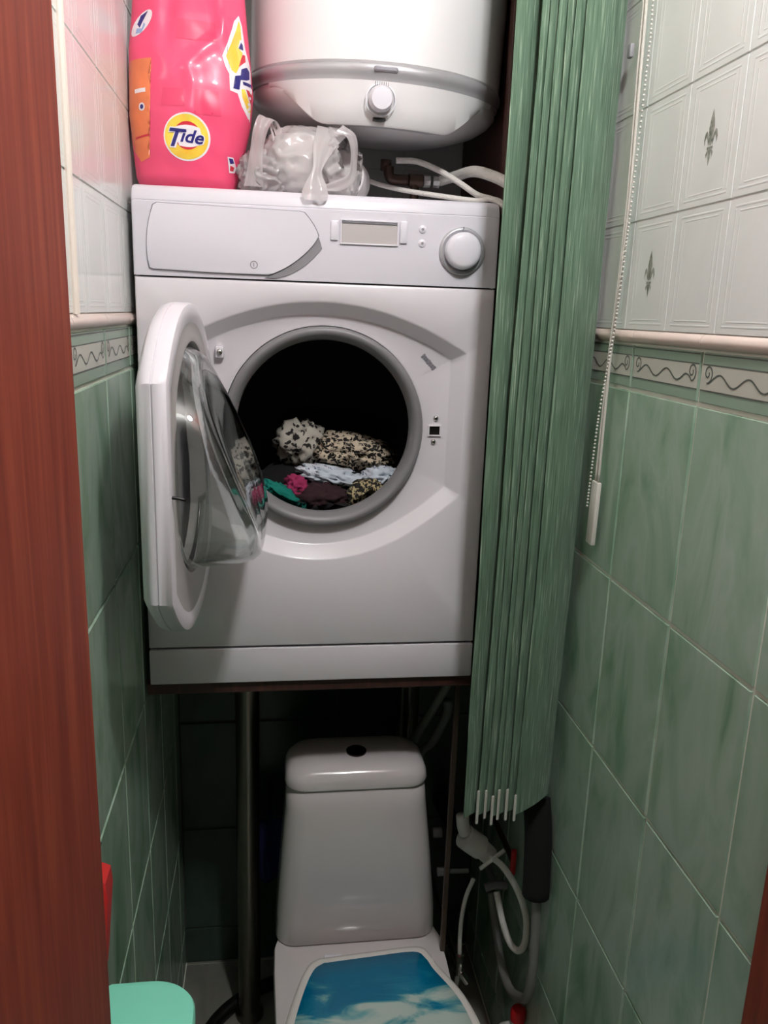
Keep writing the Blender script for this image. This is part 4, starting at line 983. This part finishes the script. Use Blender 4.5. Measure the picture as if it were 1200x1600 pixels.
bm = bmesh.new(); loft(bm, [[Vector((XL + 0.005 + dx, y, z)) for dx, y in ((0, yc - hw), (th, yc - hw * .8), (th, yc + hw * .8), (0, yc + hw))] for z, yc, hw, th in ((0.885, -0.480, 0.013, 0.014), (0.94, -0.474, 0.017, 0.018), (0.985, -0.464, 0.022, 0.020), (1.003, -0.459, 0.023, 0.017), (1.010, -0.457, 0.017, 0.008))]); kid('red_grip', bm, REDTOOL, rt, 40)
bm = bmesh.new(); loft(bm, [[Vector((XL + 0.005 + dx, y, z)) for dx, y in ((0, -0.482 - hw), (th, -0.482 - hw * .8), (th, -0.482 + hw * .8), (0, -0.482 + hw))] for z, hw, th in ((0.835, 0.006, 0.006), (0.847, 0.009, 0.012), (0.8845, 0.012, 0.013))]); kid('brown_tip', bm, BROWNTIP, rt, 40, label='brown tip')
bm = bmesh.new(); tube(bm, [(XL + 0.010, -0.466, 1.008), (XL + 0.010, -0.456, 1.024), (XL + 0.008, -0.452, 1.040), (XL + 0.008, -0.462, 1.050), (XL + 0.009, -0.476, 1.036), (XL + 0.010, -0.470, 1.012)], 0.0016, 6, 5); kid('hanging_loop', bm, HOSE_G, rt, True, label='grey hanging loop')
bm = bmesh.new(); tube(bm, [(XL + 0.0, -0.462, 1.046), (XL + 0.012, -0.462, 1.046), (XL + 0.016, -0.462, 1.052)], 0.002, 8, 4); tag(obj('wall_hook', bm, CHROME, None, True), 'small metal hook on the left tiled wall holding the red handle', 'hook')
bm = bmesh.new()
rows = 14
grid = []
for j in range(rows + 1):
    z = 0.34 + 0.17 * j / rows; row = []
    for i in range(11):
        t = i / 10; wdt = 0.030 + 0.022 * (1 - j / rows); x = 0.214 + (t - 0.5) * 2 * wdt
        row.append(Vector((x, 0.355 + 0.012 * math.sin(t * 11 + j * 0.2) * (1.1 - j / rows), z)))
    grid.append(row)
loft(bm, [r + [p + Vector((0, 0.004, 0)) for p in r[::-1]] for r in grid]); tube(bm, [(0.214, 0.36, 0.505), (0.214, 0.42, 0.53), (0.214, YB - 0.003, 0.535)], 0.004, 8, 4)
tag(obj('hanging_rag', bm, BLUE_RAG, None, True), 'dark blue rag hanging in the dark to the left of the cistern', 'cloth')
bm = bmesh.new(); tube(bm, [(0.30, 0.40, 0.017), (0.22, 0.375, 0.017), (0.145, 0.335, 0.017), (0.085, 0.275, 0.017), (0.05, 0.20, 0.017)], 0.0165, 12)
tag(obj('black_hose', bm, BLACK, None, True), 'black hose lying on the floor in front of the steel leg', 'hose')

# ------------------------------------------------------------------ plumbing in the right corner
dp2 = thing('drain_pipe', 'white plastic drain elbow under the blind, in the right corner', 'pipe', (0.66, 0.12, 0.45))
bm = bmesh.new(); tube(bm, [(0.628, 0.125, 0.655), (0.630, 0.122, 0.632), (0.636, 0.12, 0.612)], 0.014, 14, 4); kid('inlet', bm, PIPE_W, dp2, True)
bm = bmesh.new(); tube(bm, [(0.634, 0.12, 0.606), (0.655, 0.12, 0.588), (0.672, 0.12, 0.575)], 0.026, 16, 4); kid('elbow', bm, PIPE_W, dp2, 50)
bm = bmesh.new(); tube(bm, [(0.673, 0.12, 0.574), (0.694, 0.12, 0.553)], 0.021, 16, 0); kid('collar', bm, PIPE_W, dp2, 50)
bm = bmesh.new(); tube(bm, [(0.648, 0.15, 0.578), (0.65, 0.20, 0.56), (0.66, 0.30, 0.50), (0.66, YB - 0.003, 0.46)], 0.02, 14, 5); kid('branch', bm, FOAM, dp2, True, label='dark branch pipe to the back wall')
bm = bmesh.new(); tube(bm, [(0.665, 0.088, 0.546), (0.690, 0.087, 0.568), (0.716, 0.086, 0.590)], 0.0045, 8, 4); tag(obj('thin_tube', bm, PIPE_W, None, True), 'short thin white tube lying across the drain elbow', 'pipe')
bm = bmesh.new(); tube(bm, [(0.690, 0.112, 0.560), (0.702, 0.060, 0.575), (0.716, 0.025, 0.565), (0.733, 0.012, 0.532), (0.7455, 0.004, 0.490), (0.7480, 0.0, 0.452), (0.7450, 0.0, 0.420), (0.7350, 0.005, 0.404), (0.7215, 0.02, 0.412), (0.708, 0.04, 0.45), (0.700, 0.07, 0.50)], 0.0070, 10)
tag(obj('white_hose', bm, HOSE_W, None, True), 'white hose looping down from the drain elbow', 'hose')
av = thing('angle_valve', 'chrome angle valve with thin white hose beside the toilet seat', 'valve', (0.630, 0.075, 0.26))
bm = bmesh.new(); tube(bm, [(0.648, 0.075, 0.532), (0.634, 0.074, 0.49), (0.627, 0.073, 0.44), (0.6255, 0.072, 0.39), (0.627, 0.072, 0.345)], 0.0046, 10); kid('thin_hose', bm, HOSE_W, av, True, label='thin white hose')
bm = bmesh.new(); lathe(bm, [(0.0095, 0.326), (0.0095, 0.344), (0.007, 0.347)], (0.628, 0.072, 0), 'Z', 8, True, True); kid('hose_nut', bm, CHROME, av, 30)
bm = bmesh.new(); lathe(bm, [(0.008, 0.290), (0.008, 0.3255)], (0.628, 0.072, 0), 'Z', 16, True, True); tube(bm, [(0.628, 0.072, 0.298), (0.645, 0.072, 0.270)], 0.010, 12, 0); tube(bm, [(0.628, 0.072, 0.298), (0.628, 0.20, 0.29), (0.628, YB - 0.003, 0.29)], 0.007, 10, 4); kid('valve_body', bm, CHROME, av, 40)
bm = bmesh.new(); loft(bm, [rrect(0.612, 0.626, 0.058, 0.070, 0.003, 0.262, 3), rrect(0.616, 0.628, 0.058, 0.070, 0.003, 0.300, 3)]); kid('valve_lever', bm, CHROME, av, 40)
iv = thing('inlet_fitting', 'small grey threaded inlet fitting at the cistern\'s right side', 'pipe fitting', (0.61, 0.12, 0.525))
bm = bmesh.new(); tube(bm, [(0.5785, 0.12, 0.520), (0.597, 0.12, 0.520)], 0.0095, 8, 0); kid('nut', bm, GREY_PL, iv, 30)
bm = bmesh.new(); tube(bm, [(0.597, 0.12, 0.520), (0.628, 0.12, 0.5185), (0.648, 0.12, 0.518)], 0.0052, 10, 3); kid('stem', bm, HOSE_G, iv, 40)
bm = bmesh.new(); tube(bm, [(0.698, 0.15, 0.446), (0.720, 0.15, 0.452), (0.748, 0.15, 0.449)], 0.0095, 12, 4); tube(bm, [(0.722, 0.15, 0.45), (0.722, 0.3, 0.45), (0.722, YB - 0.003, 0.45)], 0.007, 10, 3)
tag(obj('grey_tee', bm, GREY_PL, None, 50), 'grey pipe tee in the dark below the drain elbow', 'pipe fitting')
bm = bmesh.new(); tube(bm, [(0.7300, -0.040, 0.80), (0.7295, -0.066, 0.74), (0.7285, -0.078, 0.68), (0.7285, -0.084, 0.615)], 0.0265, 14, 5)
tag(obj('foam_sleeve', bm, FOAM, None, True), 'black foam sleeved pipe hanging by the right wall under the blind', 'pipe')
bm = bmesh.new(); tube(bm, [(0.7305, -0.0845, 0.614), (0.733, -0.086, 0.55), (0.7345, -0.088, 0.475), (0.7345, -0.086, 0.42), (0.734, -0.074, 0.365), (0.733, -0.041, 0.330), (0.730, 0.019, 0.292), (0.728, 0.088, 0.300), (0.724, 0.14, 0.365), (0.716, 0.16, 0.43)], 0.0098, 12)
tag(obj('drain_hose', bm, HOSE_G, None, True), 'grey drain hose hanging in a loop from the black sleeved pipe', 'hose')
rv = thing('valve_handle', 'dark red valve handle on a pipe stub beside the black sleeve', 'valve', (0.745, 0.10, 0.55))
bm = bmesh.new(); box(bm, 0.736, 0.748, 0.094, 0.104, 0.518, 0.580, 0.003); kid('lever', bm, RED, rv, 30)
bm = bmesh.new(); tube(bm, [(0.742, 0.104, 0.55), (0.742, 0.30, 0.55), (0.742, YB - 0.003, 0.55)], 0.007, 10, 3); kid('pipe_stub', bm, PIPE_DK, rv, 40)
for pts, lab in (([(0.612, 0.26, 0.905), (0.598, 0.27, 0.865), (0.551, 0.29, 0.754), (0.52, 0.32, 0.66), (0.515, 0.33, 0.40)], 'upper grey drain hose slanting down behind the cistern'), ([(0.618, 0.28, 0.85), (0.618, 0.28, 0.815), (0.590, 0.285, 0.745), (0.560, 0.30, 0.68), (0.548, 0.31, 0.42)], 'lower grey drain hose slanting behind the cistern\'s right corner')):
    bm = bmesh.new(); tube(bm, pts, 0.0105, 12); tag(obj('corrugated_hose', bm, HOSE_G, None, True), lab, 'hose')
bm = bmesh.new(); lathe(bm, [(0.0001, 0.600), (0.011, 0.600), (0.0125, 0.604), (0.0125, 0.622), (0.0001, 0.626)], (0, 0, 0), 'X', 14)
bmesh.ops.translate(bm, verts=bm.verts[:], vec=(-0.008, 0.25, 0.525)); tag(obj('pipe_plug', bm, GREY_PL, None, 40), 'small grey plug on the rail to the right of the cistern', 'pipe fitting')
# bottle with a red cap on the floor
bt = thing('cleaner_bottle', 'white and pink cleaner bottle with a red cap at the right wall', 'bottle', (0.722, -0.02, 0))
bm = bmesh.new(); loft(bm, [rrect(0.695, 0.749, -0.055, 0.015, 0.02, 0.0), rrect(0.690, 0.752, -0.06, 0.02, 0.022, 0.01), rrect(0.690, 0.752, -0.06, 0.02, 0.022, 0.185), rrect(0.700, 0.750, -0.045, 0.01, 0.02, 0.218), rrect(0.728, 0.752, -0.028, -0.004, 0.011, 0.236), rrect(0.728, 0.752, -0.028, -0.004, 0.011, 0.248)]); kid('bottle_body', bm, PIPE_W, bt, 40)
bm = bmesh.new(); loft(bm, [rrect(0.6892, 0.74, -0.0608, 0.0, 0.022, 0.05), rrect(0.6892, 0.74, -0.0608, 0.0, 0.022, 0.15)]); kid('label', bm, PINKLBL, bt, 40, label='pink label')
bm = bmesh.new(); lathe(bm, [(0.0165, 0.2485), (0.0165, 0.270), (0.013, 0.276), (0.0001, 0.277)], (0.740, -0.016, 0), 'Z', 20, True, True); kid('cap', bm, RED, bt, 40, label='red cap')

# ------------------------------------------------------------------ ceiling lamp (above the frame)
for P_, lab in ((LAMP, 'bare bulb lamp on the ceiling above the doorway'),):
    cl = thing('ceiling_lamp', lab, 'lamp', (P_.x, P_.y, ZC))
    bm = bmesh.new(); lathe(bm, [(0.045, ZC), (0.045, ZC - 0.012), (0.022, ZC - 0.02), (0.02, P_.z + 0.05), (0.0001, P_.z + 0.049)], (P_.x, P_.y, 0), 'Z', 24, True, True); kid('socket', bm, BLIND_W, cl, 40)
    bm = bmesh.new(); bmesh.ops.create_uvsphere(bm, u_segments=20, v_segments=12, radius=0.03, matrix=Matrix.Translation(P_)); lathe(bm, [(0.014, P_.z + 0.026), (0.013, P_.z + 0.049)], (P_.x, P_.y, 0), 'Z', 16); kid('bulb', bm, BULB, cl, True)
